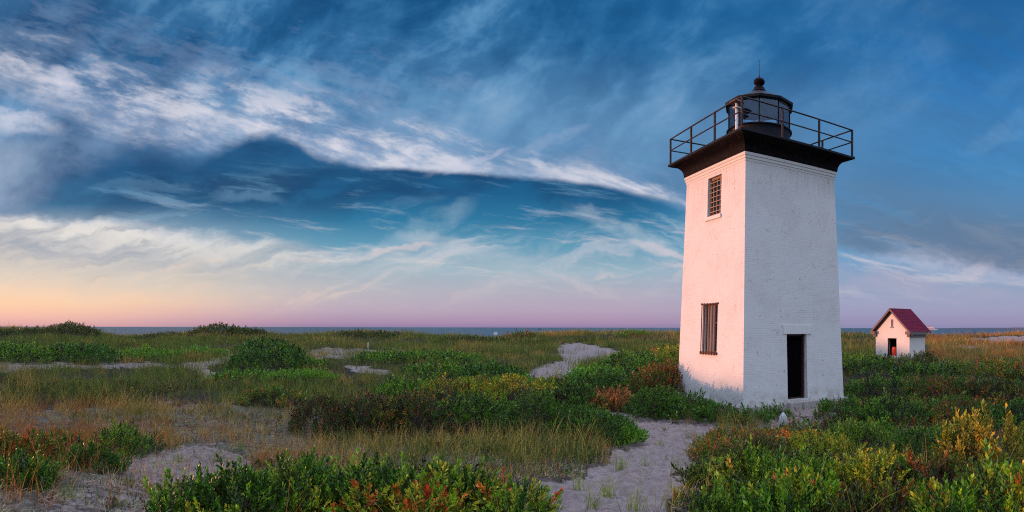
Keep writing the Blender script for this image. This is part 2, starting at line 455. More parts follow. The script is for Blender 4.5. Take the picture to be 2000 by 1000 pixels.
def m_leaf(rough=0.55, trans=0.25, hi_=(1.95, 1.72, 1.10, 1), lo_=(0.80, 0.75, 0.60, 1)):
    def fn(q):
        a = q.node('ShaderNodeAttribute', attribute_name='tint')
        o = q.node('ShaderNodeNewGeometry').outputs['Position']
        n = q.noise(o, 14.0, 3, 0.6)
        c = q.mix(q.ss(n, 0.3, 0.7), q.mix(1.0, a.outputs[0], lo_, 'MULTIPLY'), q.mix(1.0, a.outputs[0], hi_, 'MULTIPLY'))
        p = q.node('ShaderNodeBsdfPrincipled')
        q.put(p.inputs['Base Color'], c)
        p.inputs['Roughness'].default_value = rough
        p.inputs['Specular IOR Level'].default_value = 0.45
        tr = q.node('ShaderNodeBsdfTranslucent')
        q.put(tr.inputs[0], q.mix(1.0, c, (1.3, 1.35, 0.8, 1), 'MULTIPLY'))
        mx = q.node('ShaderNodeMixShader')
        mx.inputs[0].default_value = trans
        q.nt.links.new(p.outputs[0], mx.inputs[1])
        q.nt.links.new(tr.outputs[0], mx.inputs[2])
        return mx.outputs[0]
    return fn
M['leaf'] = mat('shrub_leaf', m_leaf(0.42, 0.14, (2.15, 1.95, 0.80, 1), (0.74, 0.70, 0.38, 1)))
M['grass'] = mat('grass_blade', m_leaf(0.6, 0.2))
M['twig'] = mat('dry_twig', m_leaf(0.9, 0.0))


def m_ground(q):
    o = q.node('ShaderNodeNewGeometry').outputs['Position']
    a = q.node('ShaderNodeAttribute', attribute_name='sand')
    sand = a.outputs['Fac']
    n1 = q.noise(o, 1.1, 6, 0.6)
    n2 = q.noise(o, 7.0, 6, 0.65)
    n3 = q.noise(o, 38.0, 4, 0.7)
    sc1 = q.mix(q.ss(n2, 0.3, 0.7), (0.225, 0.166, 0.155, 1), (0.36, 0.28, 0.265, 1))
    sc1 = q.mix(q.mul(q.ss(n3, 0.60, 0.72), 0.55), sc1, (0.13, 0.095, 0.085, 1))
    sc1 = q.mix(q.mul(q.ss(n1, 0.52, 0.72), 0.35), sc1, (0.24, 0.19, 0.18, 1))
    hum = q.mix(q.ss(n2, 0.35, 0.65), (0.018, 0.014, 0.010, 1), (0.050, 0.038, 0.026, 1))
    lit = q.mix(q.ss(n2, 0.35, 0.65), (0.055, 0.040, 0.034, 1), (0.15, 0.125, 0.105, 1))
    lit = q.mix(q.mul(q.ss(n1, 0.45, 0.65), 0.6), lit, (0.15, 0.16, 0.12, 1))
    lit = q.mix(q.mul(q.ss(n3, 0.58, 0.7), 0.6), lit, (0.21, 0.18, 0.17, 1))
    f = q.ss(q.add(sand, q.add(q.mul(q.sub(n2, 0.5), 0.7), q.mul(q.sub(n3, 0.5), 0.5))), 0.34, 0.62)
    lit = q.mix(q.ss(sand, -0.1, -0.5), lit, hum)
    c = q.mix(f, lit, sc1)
    vo = q.node('ShaderNodeTexVoronoi', feature='SMOOTH_F1')
    q.put(vo.inputs['Vector'], o)
    vo.inputs['Scale'].default_value = 3.4
    vo.inputs['Randomness'].default_value = 1.0
    h = q.add(q.add(q.mul(n2, 0.9), q.mul(n3, 0.35)), q.mul(q.ss(vo.outputs['Distance'], 0.0, 0.55), 0.8))
    return princ(q, c, 0.95, 0, bump(q, h, 1.0, 0.06), 0.15)
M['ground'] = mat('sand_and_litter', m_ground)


def m_sea(q):
    o = q.node('ShaderNodeNewGeometry').outputs['Position']
    n = q.noise(o, 0.22, 6, 0.62, 0.3)
    s = q.node('ShaderNodeSeparateXYZ')
    q.put(s.inputs[0], o)
    n2 = q.noise(q.vec(q.mul(s.outputs[0], 0.02), q.mul(s.outputs[1], 0.05), 0.0), 1.0, 6, 0.65)
    c = q.mix(q.ss(n2, 0.35, 0.65), (0.006, 0.026, 0.045, 1), (0.018, 0.06, 0.09, 1))
    cap = q.noise(q.vec(q.mul(s.outputs[0], 0.05), q.mul(s.outputs[1], 0.16), 0.0), 1.0, 7, 0.7)
    c = q.mix(q.mul(q.ss(cap, 0.63, 0.69), 0.7), c, (0.6, 0.6, 0.66, 1))
    return princ(q, c, 0.34, 0, bump(q, n, 1.0, 2.4), 0.4)
M['sea'] = mat('sea_water', m_sea)
M['far_land'] = mat('far_land', lambda q: princ(q, (0.16, 0.15, 0.22, 1), 1.0, 0, None, 0.0))


# ------------------------------------------------------------------ mesh helpers
def tag(o, label=None, cat=None, group=None, kind=None):
    if label: o['label'] = label
    if cat: o['category'] = cat
    if group: o['group'] = group
    if kind: o['kind'] = kind
    return o


def empty(name, loc, rz=0.0, label=None, cat=None, group=None):
    o = bpy.data.objects.new(name, None)
    o.empty_display_size = 0.2
    o.location = loc
    o.rotation_euler = (0, 0, rz)
    sc.collection.objects.link(o)
    return tag(o, label, cat, group)


def link_mesh(name, me, parent=None, loc=None, rz=None):
    o = bpy.data.objects.new(name, me)
    sc.collection.objects.link(o)
    if parent: o.parent = parent
    if loc is not None: o.location = loc
    if rz is not None: o.rotation_euler = (0, 0, rz)
    return o


class MB:
    def __init__(self):
        self.v, self.f, self.uv = [], [], []

    def face(self, pts, uvs=None):
        n = len(self.v)
        self.v += [tuple(p) for p in pts]
        self.f.append(tuple(range(n, n + len(pts))))
        self.uv.append(uvs or [(p[0] + p[1], p[2]) for p in pts])

    def box(self, a, b):
        (x0, y0, z0), (x1, y1, z1) = a, b
        c = [(x0, y0, z0), (x1, y0, z0), (x1, y1, z0), (x0, y1, z0), (x0, y0, z1), (x1, y0, z1), (x1, y1, z1), (x0, y1, z1)]
        for i in ((3, 2, 1, 0), (4, 5, 6, 7), (0, 1, 5, 4), (1, 2, 6, 5), (2, 3, 7, 6), (3, 0, 4, 7)):
            self.face([c[k] for k in i])
        return self

    def ring(self, prof, n, phase=0.0, cap=True, close=False):
        """A lathe: PROF is a list of (radius, z)."""
        rows = [[(r * math.cos(phase + 2 * PI * k / n), r * math.sin(phase + 2 * PI * k / n), z) for k in range(n)] for r, z in prof]
        for i in range(len(rows) - 1):
            for k in range(n):
                j = (k + 1) % n
                self.face([rows[i][k], rows[i][j], rows[i + 1][j], rows[i + 1][k]])
        if cap:
            self.face(rows[0][::-1])
            self.face(rows[-1])
        return self

    def sq(self, prof, cap=True):
        """A square lathe: PROF is a list of (half width, z)."""
        return self.ring([(w * math.sqrt(2), z) for w, z in prof], 4, PI / 4, cap)

    def tube(self, a, b, r, n=8, r2=None):
        a, b = Vector(a), Vector(b)
        q = (b - a).to_track_quat('Z', 'Y')
        r2 = r if r2 is None else r2
        A = [a + q @ Vector((r * math.cos(2 * PI * k / n), r * math.sin(2 * PI * k / n), 0)) for k in range(n)]
        B = [b + q @ Vector((r2 * math.cos(2 * PI * k / n), r2 * math.sin(2 * PI * k / n), 0)) for k in range(n)]
        for k in range(n):
            j = (k + 1) % n
            self.face([A[k], A[j], B[j], B[k]])
        self.face(A[::-1]); self.face(B)
        return self

    def build(self, name, m, parent=None, loc=None, rz=None, bevel=0.0, smooth=False):
        me = bpy.data.meshes.new(name)
        me.from_pydata(self.v, [], self.f)
        ul = me.uv_layers.new(name='UVMap')
        i = 0
        for us in self.uv:
            for u in us:
                ul.data[i].uv = u
                i += 1
        me.materials.append(m)
        o = link_mesh(name, me, parent, loc, rz)
        if bevel or smooth:
            import bmesh
            bm = bmesh.new(); bm.from_mesh(me)
            bmesh.ops.remove_doubles(bm, verts=bm.verts, dist=1e-4)
            bm.to_mesh(me); bm.free()
        if smooth:
            for p in me.polygons: p.use_smooth = True
        if bevel:
            b = o.modifiers.new('bevel', 'BEVEL')
            b.width = bevel
            b.segments = 2
            b.limit_method = 'ANGLE'
        return o


# ------------------------------------------------------------------ numpy noise
_rs = np.random.RandomState(7)
_LAT = _rs.rand(256, 256)


def vn(x, y):
    xi = np.floor(x).astype(int); yi = np.floor(y).astype(int)
    fx = x - xi; fy = y - yi
    fx = fx * fx * (3 - 2 * fx); fy = fy * fy * (3 - 2 * fy)
    a = _LAT[xi & 255, yi & 255]; b = _LAT[(xi + 1) & 255, yi & 255]
    c = _LAT[xi & 255, (yi + 1) & 255]; d = _LAT[(xi + 1) & 255, (yi + 1) & 255]
    return a * (1 - fx) * (1 - fy) + b * fx * (1 - fy) + c * (1 - fx) * fy + d * fx * fy


def fbm(x, y, o=4, g_=0.5):
    s = 0; a = 1; t = 0
    for i in range(o):
        s = s + a * vn(x * 2 ** i + 13.7 * i, y * 2 ** i + 5.1 * i); t += a; a *= g_
    return s / t


# ------------------------------------------------------------------ terrain height
TC = (9.086, 20.256)      # tower centre
TROT = rad(11.77)
HC = (27.88, 35.68)         # small house
R_T = np.array([0, 3, 4.5, 6, 8, 10, 13, 16, 20, 28, 40, 55, 65, 75, 85, 93, 110, 130, 150, 180, 400, 1500, 60000.])
Z_T = np.array([1.1, 1.02, .96, .84, .5, .18, -.12, -.28, -.33, -.2, .0, .3, .55, 1.05, 1.7, 1.55, 0.2, -1.5, -2.2, -3.4, -9, -12, -12.])
CREST_AZ = (np.array([-900, -600, -200, 0, 60, 140, 200, 245, 300, 360, 430, 500, 560, 640, 700, 800, 900, 955, 1000, 1100, 1300, 1640, 1750, 1900, 2000, 2400, 3400]) - 1000) / F
CREST_Y = np.array([641, 641, 643, 649, 649, 646, 656, 671, 666, 656, 650, 655, 664, 655, 653, 657, 666, 673, 660, 655, 652, 656, 658, 659, 654, 653, 648.])
_rr = np.linspace(0, 200, 2001)
_zz = np.interp(_rr, R_T, Z_T)
_k = np.hanning(61); _k /= _k.sum()
_zs = np.convolve(np.pad(_zz, 30, mode='edge'), _k, mode='valid')


def height(x, y):
    x = np.asarray(x, float); y = np.asarray(y, float)
    r = np.hypot(x, y); az = np.arctan2(x, y)
    z = np.where(r < 190, np.interp(r, _rr, _zs), np.interp(r, R_T, Z_T))
    cz = EYE - (np.interp(az, CREST_AZ, CREST_Y) - 639.4) * 85 / F
    w = np.exp(-((r - 87) / 13.0) ** 2)
    z = z + w * (cz - 1.62)
    land = np.clip((150 - r) / 40, 0, 1)
    near = np.clip((r - 4) / 10, 0.15, 1)
    n1 = fbm(x / 14 + 3.3, y / 14 + 8.1, 3) - 0.5
    n2 = fbm(x / 3.1 + 1.3, y / 3.1 + 4.1, 4) - 0.5
    n3 = fbm(x / 0.45 + 31.3, y / 0.45 + 14.1, 3) - 0.5
    dt = np.hypot(x - TC[0], y - TC[1]); dh = np.hypot(x - HC[0], y - HC[1])
    flat = np.clip((dt - 3.2) / 4, 0, 1) * np.clip((dh - 2.5) / 4, 0, 1)
    n1w = 0.9 * np.clip((r - 12) / 30, 0, 1) * np.clip(1 - w * 0.7, 0, 1)
    z = z + land * (n1 * n1w * flat + n2 * 0.34 * near * (0.25 + 0.75 * flat) + n3 * 0.07)
    # level pads
    ft = np.clip(1 - (dt - 2.8) / 3.5, 0, 1); ft = ft * ft * (3 - 2 * ft)
    z = z * (1 - ft) + ft * (-0.22 + n3 * 0.05 + 0.10 * np.clip((y - TC[1]) / 3, -1, 1))
    fh = np.clip(1 - (dh - 2.6) / 4, 0, 1); fh = fh * fh * (3 - 2 * fh)
    z = z * (1 - fh) + fh * (0.03 + n3 * 0.05)
    # the hollow and the little sand bluff at the lower left
    px = 1000 + F * az
    z = z - 0.22 * np.exp(-((px - 380) / 140) ** 2 - ((r - 8.0) / 1.6) ** 2)
    z = z + 0.16 * np.exp(-((px - 120) / 170) ** 2 - ((r - 9.0) / 1.3) ** 2)
    # the path is worn down a little
    return z


def to_px(x, y, z):
    r = np.hypot(x, y)
    return 1000 + F * np.arctan2(x, y), 639.4 + F * (EYE - z) / np.maximum(r, .01)


_rm = np.geomspace(3.0, 130, 1500)
def ground_at(px, py):
    """The point of the ground seen at a pixel of the 2000 px wide photograph."""
    a = (px - 1000) / F
    xs, ys = _rm * math.sin(a), _rm * math.cos(a)
    yy = to_px(xs, ys, height(xs, ys))[1]
    i = np.argmax(yy <= py)
    if yy.min() > py: i = int(np.argmin(yy))
    return float(xs[i]), float(ys[i])


SANDS = [
    (1.0, [(1000, 1060), (1030, 965), (1110, 925), (1170, 905), (1205, 880), (1255, 858), (1245, 838), (1190, 815), (1205, 804), (1300, 820), (1400, 822), (1410, 836), (1375, 850), (1345, 875), (1338, 905), (1350, 950), (1310, 1060)]),
    (1.0, [(1020, 742), (1036, 721), (1078, 710), (1104, 700), (1092, 690), (1084, 675), (1130, 669), (1216, 685), (1202, 698), (1160, 705), (1130, 718), (1105, 744)]),
    (0.62, [(590, 688), (640, 680), (770, 684), (850, 688), (760, 695), (700, 698), (660, 703), (600, 702)]),
    (0.66, [(672, 712), (720, 715), (765, 727), (740, 734), (690, 727)]),
    (0.72, [(345, 712), (425, 702), (440, 683), (468, 683), (462, 706), (405, 716), (430, 736), (408, 742), (380, 724)]),
    (0.62, [(-60, 708), (60, 711), (145, 712), (150, 719), (40, 728), (-60, 728)]),
    (0.5, [(140, 716), (230, 708), (350, 712), (340, 720), (150, 724)]),
    (0.8, [(225, 945), (245, 893), (330, 876), (430, 872), (490, 895), (500, 925), (430, 940), (330, 950)]),
    (0.50, [(60, 1060), (85, 965), (180, 945), (320, 970), (330, 1060)]),
    (0.33, [(-80, 796), (100, 800), (300, 792), (440, 790), (620, 800), (640, 860), (500, 885), (340, 868), (330, 838), (100, 828), (-80, 835)]),
    (0.34, [(-60, 1060), (-60, 930), (200, 925), (380, 940), (340, 1060)]),
    (0.8, [(1850, 668), (1880, 661), (1960, 655), (2050, 655), (2050, 664), (1960, 668)]),
    (0.7, [(1830, 676), (1880, 672), (1960, 674), (1900, 680)]),
    (0.7, [(1470, 822), (1540, 808), (1600, 800), (1650, 812), (1600, 832), (1500, 838)]),
]
THICKET_POLYS = {  # outlines of the dense thickets, with dark humus on the ground
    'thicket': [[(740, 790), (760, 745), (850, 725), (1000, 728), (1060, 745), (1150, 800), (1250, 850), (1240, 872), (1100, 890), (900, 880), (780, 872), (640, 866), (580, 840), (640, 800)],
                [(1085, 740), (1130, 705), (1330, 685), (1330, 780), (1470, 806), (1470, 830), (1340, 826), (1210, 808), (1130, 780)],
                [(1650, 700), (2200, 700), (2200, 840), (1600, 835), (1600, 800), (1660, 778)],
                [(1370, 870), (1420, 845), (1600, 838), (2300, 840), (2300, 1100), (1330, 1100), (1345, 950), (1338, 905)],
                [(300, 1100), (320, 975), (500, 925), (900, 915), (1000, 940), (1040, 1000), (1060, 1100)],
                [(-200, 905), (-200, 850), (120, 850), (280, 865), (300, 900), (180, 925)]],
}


def inpoly(px, py, poly):
    c = np.zeros(px.shape, bool)
    n = len(poly)
    for i in range(n):
        x0, y0 = poly[i]; x1, y1 = poly[(i + 1) % n]
        if y0 == y1: continue
        c ^= ((y0 > py) != (y1 > py)) & (px < (x1 - x0) * (py - y0) / (y1 - y0) + x0)
    return c


def masks(x, y, z):
    px, py = to_px(x, y, z)
    r = np.hypot(x, y)
    k = np.clip(12 / r, 0.15, 2.0)
    px = px + (fbm(x / .8 + 40, y / .8 + 3, 3) - .5) * 80 * k
    py = py + (fbm(x / .8 + 4, y / .8 + 31, 3) - .5) * 36 * k
    s = np.zeros(x.shape)
    for v, p in SANDS:
        s = np.maximum(s, v * inpoly(px, py, p))
    t = np.zeros(x.shape, bool)
    for p in THICKET_POLYS['thicket']:
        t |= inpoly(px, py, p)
    beach = np.clip((r - 108) / 10, 0, 1)
    s = np.maximum(s, beach)
    return s, t


# ground sheet: a polar grid round the viewer, fine near and in front
az1 = np.radians(np.concatenate([np.arange(-180, -75, 3.0), np.arange(-75, -56, 0.6), np.arange(-56, 56, 0.17), np.arange(56, 75, 0.6), np.arange(75, 180, 3.0)]))
rr1 = np.concatenate([[0.4, 1.2, 2.2, 3.2], np.geomspace(3.8, 30, 250), np.geomspace(30, 130, 170)[1:], np.geomspace(130, 3000, 50)[1:], [8000, 30000]])
A_, R_ = np.meshgrid(az1, rr1, indexing='ij')
gx = (R_ * np.sin(A_)).ravel(); gy = (R_ * np.cos(A_)).ravel()
gz = height(gx, gy)
sm, _t = masks(gx, gy, gz)
gz = gz - 0.05 * (sm > 0.8) * (R_.ravel() < 60)
# footprints and scuffed hollows on the bare sand
ft_ = fbm(gx / .19 + 77, gy / .19 + 5, 2)
gz = gz - 0.075 * np.clip((ft_ - .52) * 4, 0, 1) * np.clip(sm * 1.6 - .4, 0, 1) * (R_.ravel() < 30) + 0.025 * np.clip((.42 - ft_) * 5, 0, 1) * (sm > .5) * (R_.ravel() < 30)
grassy_ = np.clip(1 - sm * 2.2, 0, 1) * np.clip((R_.ravel() - 14) / 10, .35, 1)
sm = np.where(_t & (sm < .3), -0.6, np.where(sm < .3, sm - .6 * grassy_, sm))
na, nr = len(az1), len(rr1)
ii, jj = np.meshgrid(np.arange(na), np.arange(nr - 1), indexing='ij')
i2 = (ii + 1) % na
fa = np.stack([ii * nr + jj, i2 * nr + jj, i2 * nr + jj + 1, ii * nr + jj + 1], -1).reshape(-1, 4)[:, ::-1]
vv = np.stack([gx, gy, gz], 1)
cidx = len(vv)
vv = np.vstack([vv, [[0, 0, float(height(0.0, 0.01))]]])


def np_mesh(name, verts, quads, m, tint=None, sand=None, smooth=False, tris=None):
    me = bpy.data.meshes.new(name)
    nv, nq = len(verts), len(quads)
    me.vertices.add(nv)
    me.vertices.foreach_set('co', np.ascontiguousarray(verts, dtype=np.float32).ravel())
    nt_ = 0 if tris is None else len(tris)
    me.loops.add(nq * 4 + nt_ * 3)
    me.polygons.add(nq + nt_)
    idx = quads.ravel().astype(np.int32)
    st_ = np.arange(nq, dtype=np.int32) * 4
    if nt_:
        idx = np.concatenate([idx, tris.ravel().astype(np.int32)])
        st_ = np.concatenate([st_, nq * 4 + np.arange(nt_, dtype=np.int32) * 3])
    me.loops.foreach_set('vertex_index', idx)
    me.polygons.foreach_set('loop_start', st_)
    if smooth:
        me.polygons.foreach_set('use_smooth', np.ones(nq + nt_, bool))
    me.update(calc_edges=True)
    if tint is not None:
        a = me.attributes.new('tint', 'FLOAT_COLOR', 'POINT')
        c = np.ones((nv, 4), np.float32); c[:, :3] = tint
        a.data.foreach_set('color', c.ravel())
    if sand is not None:
        a = me.attributes.new('sand', 'FLOAT', 'POINT')
        a.data.foreach_set('value', np.ascontiguousarray(sand, dtype=np.float32))
    me.materials.append(m)
    return me


ct = np.array([[cidx, i * nr, ((i + 1) % na) * nr] for i in range(na)])[:, ::-1]
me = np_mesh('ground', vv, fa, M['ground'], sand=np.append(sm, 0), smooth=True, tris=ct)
tag(link_mesh('ground', me), kind='structure')

# sea
mb = MB()
SEA = -2.25
rs_ = [90, 300, 1000, 4000, 30000]
for i in range(len(rs_) - 1):
    for k in range(96):
        a0, a1 = 2 * PI * k / 96, 2 * PI * (k + 1) / 96
        mb.face([(rs_[i] * math.cos(a0), rs_[i] * math.sin(a0), SEA), (rs_[i + 1] * math.cos(a0), rs_[i + 1] * math.sin(a0), SEA),
                 (rs_[i + 1] * math.cos(a1), rs_[i + 1] * math.sin(a1), SEA), (rs_[i] * math.cos(a1), rs_[i] * math.sin(a1), SEA)])
tag(mb.build('sea', M['sea']), kind='structure')
# low far shore on the right of the horizon
mb = MB()
pa = [(px, 9000 * math.sin((px - 1000) / F), 9000 * math.cos((px - 1000) / F)) for px in range(1800, 2500, 12)]
random.seed(4)
hs = [SEA + 4 + 14 * min(1, max(0, (p[0] - 1820) / 120)) * (0.5 + 0.5 * random.random()) for p in pa]
for i in range(len(pa) - 1):
    p, q_ = pa[i], pa[i + 1]
    k = 1.12
    mb.face([(p[1], p[2], SEA - 2), (q_[1], q_[2], SEA - 2), (q_[1], q_[2], hs[i + 1]), (p[1], p[2], hs[i])])
    mb.face([(p[1], p[2], hs[i]), (q_[1], q_[2], hs[i + 1]), (q_[1] * k, q_[2] * k, SEA - 2), (p[1] * k, p[2] * k, SEA - 2)])
tag(mb.build('far_shore', M['far_land']), kind='structure')


# ------------------------------------------------------------------ lighthouse
B0, B1W, HB = 2.27, 2.004, 8.4
def hw(z): return B0 + (B1W - B0) * z / HB
LH = empty('lighthouse', (TC[0], TC[1], 0), TROT, 'tall square white brick lighthouse tower with a black railed gallery and lantern on top', 'lighthouse')


def face_pt(side, u, z, inset=0.0):
    w = hw(z) - inset
    if side == 'L': return (-w, u, z)       # sunlit face with the two windows
    if side == 'R': return (u, -w, z)       # face with the doorway
    if side == 'B': return (w, u, z)
    return (u, w, z)


def wall_face(mb, side, holes, zlo, zhi):
    zs = sorted(set([zlo, zhi] + [h[2] for h in holes] + [h[3] for h in holes]))
    flip = side in ('L', 'F')
    def quad(ua, ub, za, zb):   # ua, ub: functions of z or numbers
        g_ = lambda u, z: u(z) if callable(u) else u
        us = [(g_(ua, za), za), (g_(ub, za), za), (g_(ub, zb), zb), (g_(ua, zb), zb)]
        pts = [face_pt(side, u, z) for u, z in us]
        off = {'L': 0, 'R': 7.13, 'B': 13.4, 'F': 21.2}[side]
        uvs = [(u + off, z) for u, z in us]
        if flip: pts, uvs = pts[::-1], uvs[::-1]
        mb.face(pts, uvs)
    for za, zb in zip(zs[:-1], zs[1:]):
        hs = sorted([h for h in holes if h[2] <= za and h[3] >= zb])
        cur = lambda z: -hw(z)
        for h in hs:
            quad(cur, h[0], za, zb)
            cur = h[1]
        quad(cur, lambda z: hw(z), za, zb)
    for u0, u1, z0, z1, dep in holes:
        for (ua, za), (ub, zb) in (((u0, z0), (u0, z1)), ((u0, z1), (u1, z1)), ((u1, z1), (u1, z0)), ((u1, z0), (u0, z0))):
            def inn(u, z):
                p = list(face_pt(side, u, z))
                i = 0 if side in 'LB' else 1
                p[i] = p[i] - math.copysign(dep, p[i])
                return tuple(p)
            pts = [face_pt(side, ua, za), face_pt(side, ub, zb), inn(ub, zb), inn(ua, za)]
            uvs = [(ua + za, zb), (ub + zb, za), (ub + zb + dep, za), (ua + za + dep, zb)]
            mb.face(pts, [(p[0] * 1.0 + p[1], p[2]) for p in pts])


UW = (-0.545, 0.375, 6.58, 8.0)
LW = (-0.53, 0.485, 1.65, 3.43)
DR = (-0.40, 0.50, 0.07, 2.34)
mb = MB()
wall_face(mb, 'L', [(*UW, 0.34), (*LW, 0.30)], -0.02, 8.12)
wall_face(mb, 'R', [(*DR, 0.42)], -0.02, 8.12)
wall_face(mb, 'B', [], -0.02, 8.12)
wall_face(mb, 'F', [], -0.02, 8.12)
mb.build('wall', M['brick'], LH)
mb = MB().sq([(hw(8.12) + 0.012, 8.12), (hw(8.2) + .02, 8.2), (hw(8.2) + .045, 8.205), (hw(8.3) + .045, 8.3), (hw(8.3) + .075, 8.305), (hw(8.4) + .075, 8.40)])
mb.build('brick_cornice', M['trim'], LH)
mb = MB().sq([(2.34, -0.95), (2.33, -0.30), (2.40, -0.28), (2.385, -0.022)])
mb.build('foundation', M['stone'], LH, bevel=0.02)
# door side
mb = MB(); mb.box((-0.52, -2.56, -0.30), (0.74, -2.31, 0.02)); mb.build('door_step', M['stone'], LH, bevel=0.03)
mb = MB()
mb.face([(-0.56, -hw(2.352) - 0.028, 2.352), (0.72, -hw(2.352) - 0.028, 2.352), (0.72, -hw(2.66) - 0.028, 2.66), (-0.56, -hw(2.66) - 0.028, 2.66)])
for a, b in (((-0.56, 2.352), (0.72, 2.352)), ((0.72, 2.352), (0.72, 2.66)), ((0.72, 2.66), (-0.56, 2.66)), ((-0.56, 2.66), (-0.56, 2.352))):
    mb.face([(a[0], -hw(a[1]) - 0.028, a[1]), (a[0], -hw(a[1]) + 0.02, a[1]), (b[0], -hw(b[1]) + 0.02, b[1]), (b[0], -hw(b[1]) - 0.028, b[1])])
mb.build('lintel', M['trim'], LH)
yd = -hw(1.2) + 0.16
fr = MB()
fr.box((-0.395, yd, 0.075), (-0.345, yd + 0.12, 2.335)).box((0.405, yd - .04, 0.075), (0.455, yd + 0.12, 2.335)).box((-0.345, yd, 2.27), (0.405, yd + 0.12, 2.335)).box((-0.345, yd, 0.075), (0.405, yd + .12, 0.12))
fr.build('door_frame', M['doorframe'], LH)
d = MB()
d.box((-0.343, yd + 0.06, 0.122), (0.403, yd + 0.11, 2.268))
for x0, x1, z0, z1 in ((-0.27, 0.0, 1.25, 2.15), (0.06, 0.33, 1.25, 2.15), (-0.27, 0.0, 0.25, 1.12), (0.06, 0.33, 0.25, 1.12)):
    d.box((x0, yd + 0.045, z0), (x1, yd + 0.059, z1))
dd = d.build('door', M['black'], LH, bevel=0.006)
k = MB().tube((-0.30, yd + 0.055, 1.15), (-0.30, yd - 0.0, 1.15), 0.018).build('door_handle', M['rail'], dd)

# upper window on the sunlit face
def vbar(mb, u, z0, z1, inset, w, dpt):
    a = face_pt('L', u, z0, inset); b = face_pt('L', u, z1, inset)
    for s in (0,):
        p = [(a[0], u - w, z0), (a[0], u + w, z0), (b[0], u + w, z1), (b[0], u - w, z1)]
        q_ = [(v[0] + dpt, v[1], v[2]) for v in p]
        mb.face(p[::-1]); mb.face(q_)
        for i in range(4):
            j = (i + 1) % 4
            mb.face([p[i], p[j], q_[j], q_[i]])
def hbar(mb, u0, u1, z, inset, h, dpt):
    x = face_pt('L', 0, z, inset)[0]
    mb.box((x, u0, z - h), (x + dpt, u1, z + h))
ins = 0.12
f = MB()
u0, u1, z0, z1 = UW
for u in (u0 + 0.035, u1 - 0.035): vbar(f, u, z0 + .003, z1 - .003, ins, 0.035, 0.07)
hbar(f, u0 + .07, u1 - .07, z0 + 0.045, ins, 0.04, 0.07); hbar(f, u0 + .07, u1 - .07, z1 - 0.045, ins, 0.04, 0.07)
uwf = f.build('window', M['sash'], LH)
p = MB(); x0, x1 = face_pt('L', 0, z0, ins - .04)[0] + 0.075, face_pt('L', 0, z1, ins - .04)[0] + 0.075
p.face([(x0, u1, z0), (x0, u0, z0), (x1, u0, z1), (x1, u1, z1)])
p.build('pane', M['dark_glass'], uwf)
b = MB()
for i in range(1, 4): vbar(b, u0 + (u1 - u0) * i / 4, z0 + .04, z1 - .04, ins - .015, 0.011, 0.02)
for i in range(1, 8): hbar(b, u0 + .03, u1 - .03, z0 + (z1 - z0) * i / 8, ins - .04, 0.011, 0.02)
b.build('grille', M['grille'], uwf)
s = MB(); xs_ = face_pt('L', 0, 6.5)[0]
s.box((xs_ - 0.07, u0 - 0.07, 6.44), (xs_ + 0.34, u1 + 0.07, 6.575))
s.build('sill', M['trim'], uwf, bevel=0.012)

# lower window with its rusty bars
u0, u1, z0, z1 = LW
f = MB(); ins = 0.15
for u in (u0 + 0.03, u1 - 0.03): vbar(f, u, z0 + .003, z1 - .003, ins, 0.03, 0.06)
hbar(f, u0 + .06, u1 - .06, z0 + 0.035, ins, 0.03, 0.06); hbar(f, u0 + .06, u1 - .06, z1 - 0.035, ins, 0.03, 0.06)
hbar(f, u0 + .06, -0.12, (z0 + z1) / 2 + .2, ins, 0.022, 0.05)
lwf = f.build('window', M['sash'], LH)
b = MB()
x0 = face_pt('L', 0, z0, ins)[0]; x1 = face_pt('L', 0, z1, ins)[0]
for i in range(4):   # upright grey boards close the left two thirds
    a, c = -0.11 + i * 0.135, -0.11 + i * 0.135 + 0.128
    t_ = 0.006 * (i % 2)
    b.face([(x0 + .03 - t_, c, z0 + .07), (x0 + .03 - t_, a, z0 + .07), (x1 + .03 - t_, a, z1 - .07), (x1 + .03 - t_, c, z1 - .07)])
    b.face([(x0 + .03 - t_, a, z0 + .07), (x0 + .07, a, z0 + .07), (x1 + .07, a, z1 - .07), (x1 + .03 - t_, a, z1 - .07)])
b.build('shutter', M['shutter'], lwf)
p = MB()
p.face([(x0 + 0.075, u1, z0), (x0 + 0.075, u0, z0), (x1 + 0.075, u0, z1), (x1 + 0.075, u1, z1)])
p.build('pane', M['dark_glass'], lwf)
b = MB()
for i in range(6): vbar(b, u0 + 0.03 + (u1 - u0 - 0.06) * i / 5, z0 - 0.06, z1 + 0.02, -0.075, 0.012, 0.024)
for z in (z0 - .02, z0 + 0.03, z1 - .02): hbar(b, u0 - .06, u1 + .06, z, -0.06, 0.022, 0.03)
for z in (z0, z1):
    for u in (u0 - .03, u1 + .03): b.box((face_pt('L', 0, z)[0] - .06, u - .02, z - .02), (face_pt('L', 0, z)[0] + .02, u + .02, z + .02))
b.build('window_bars', M['rust'], lwf)

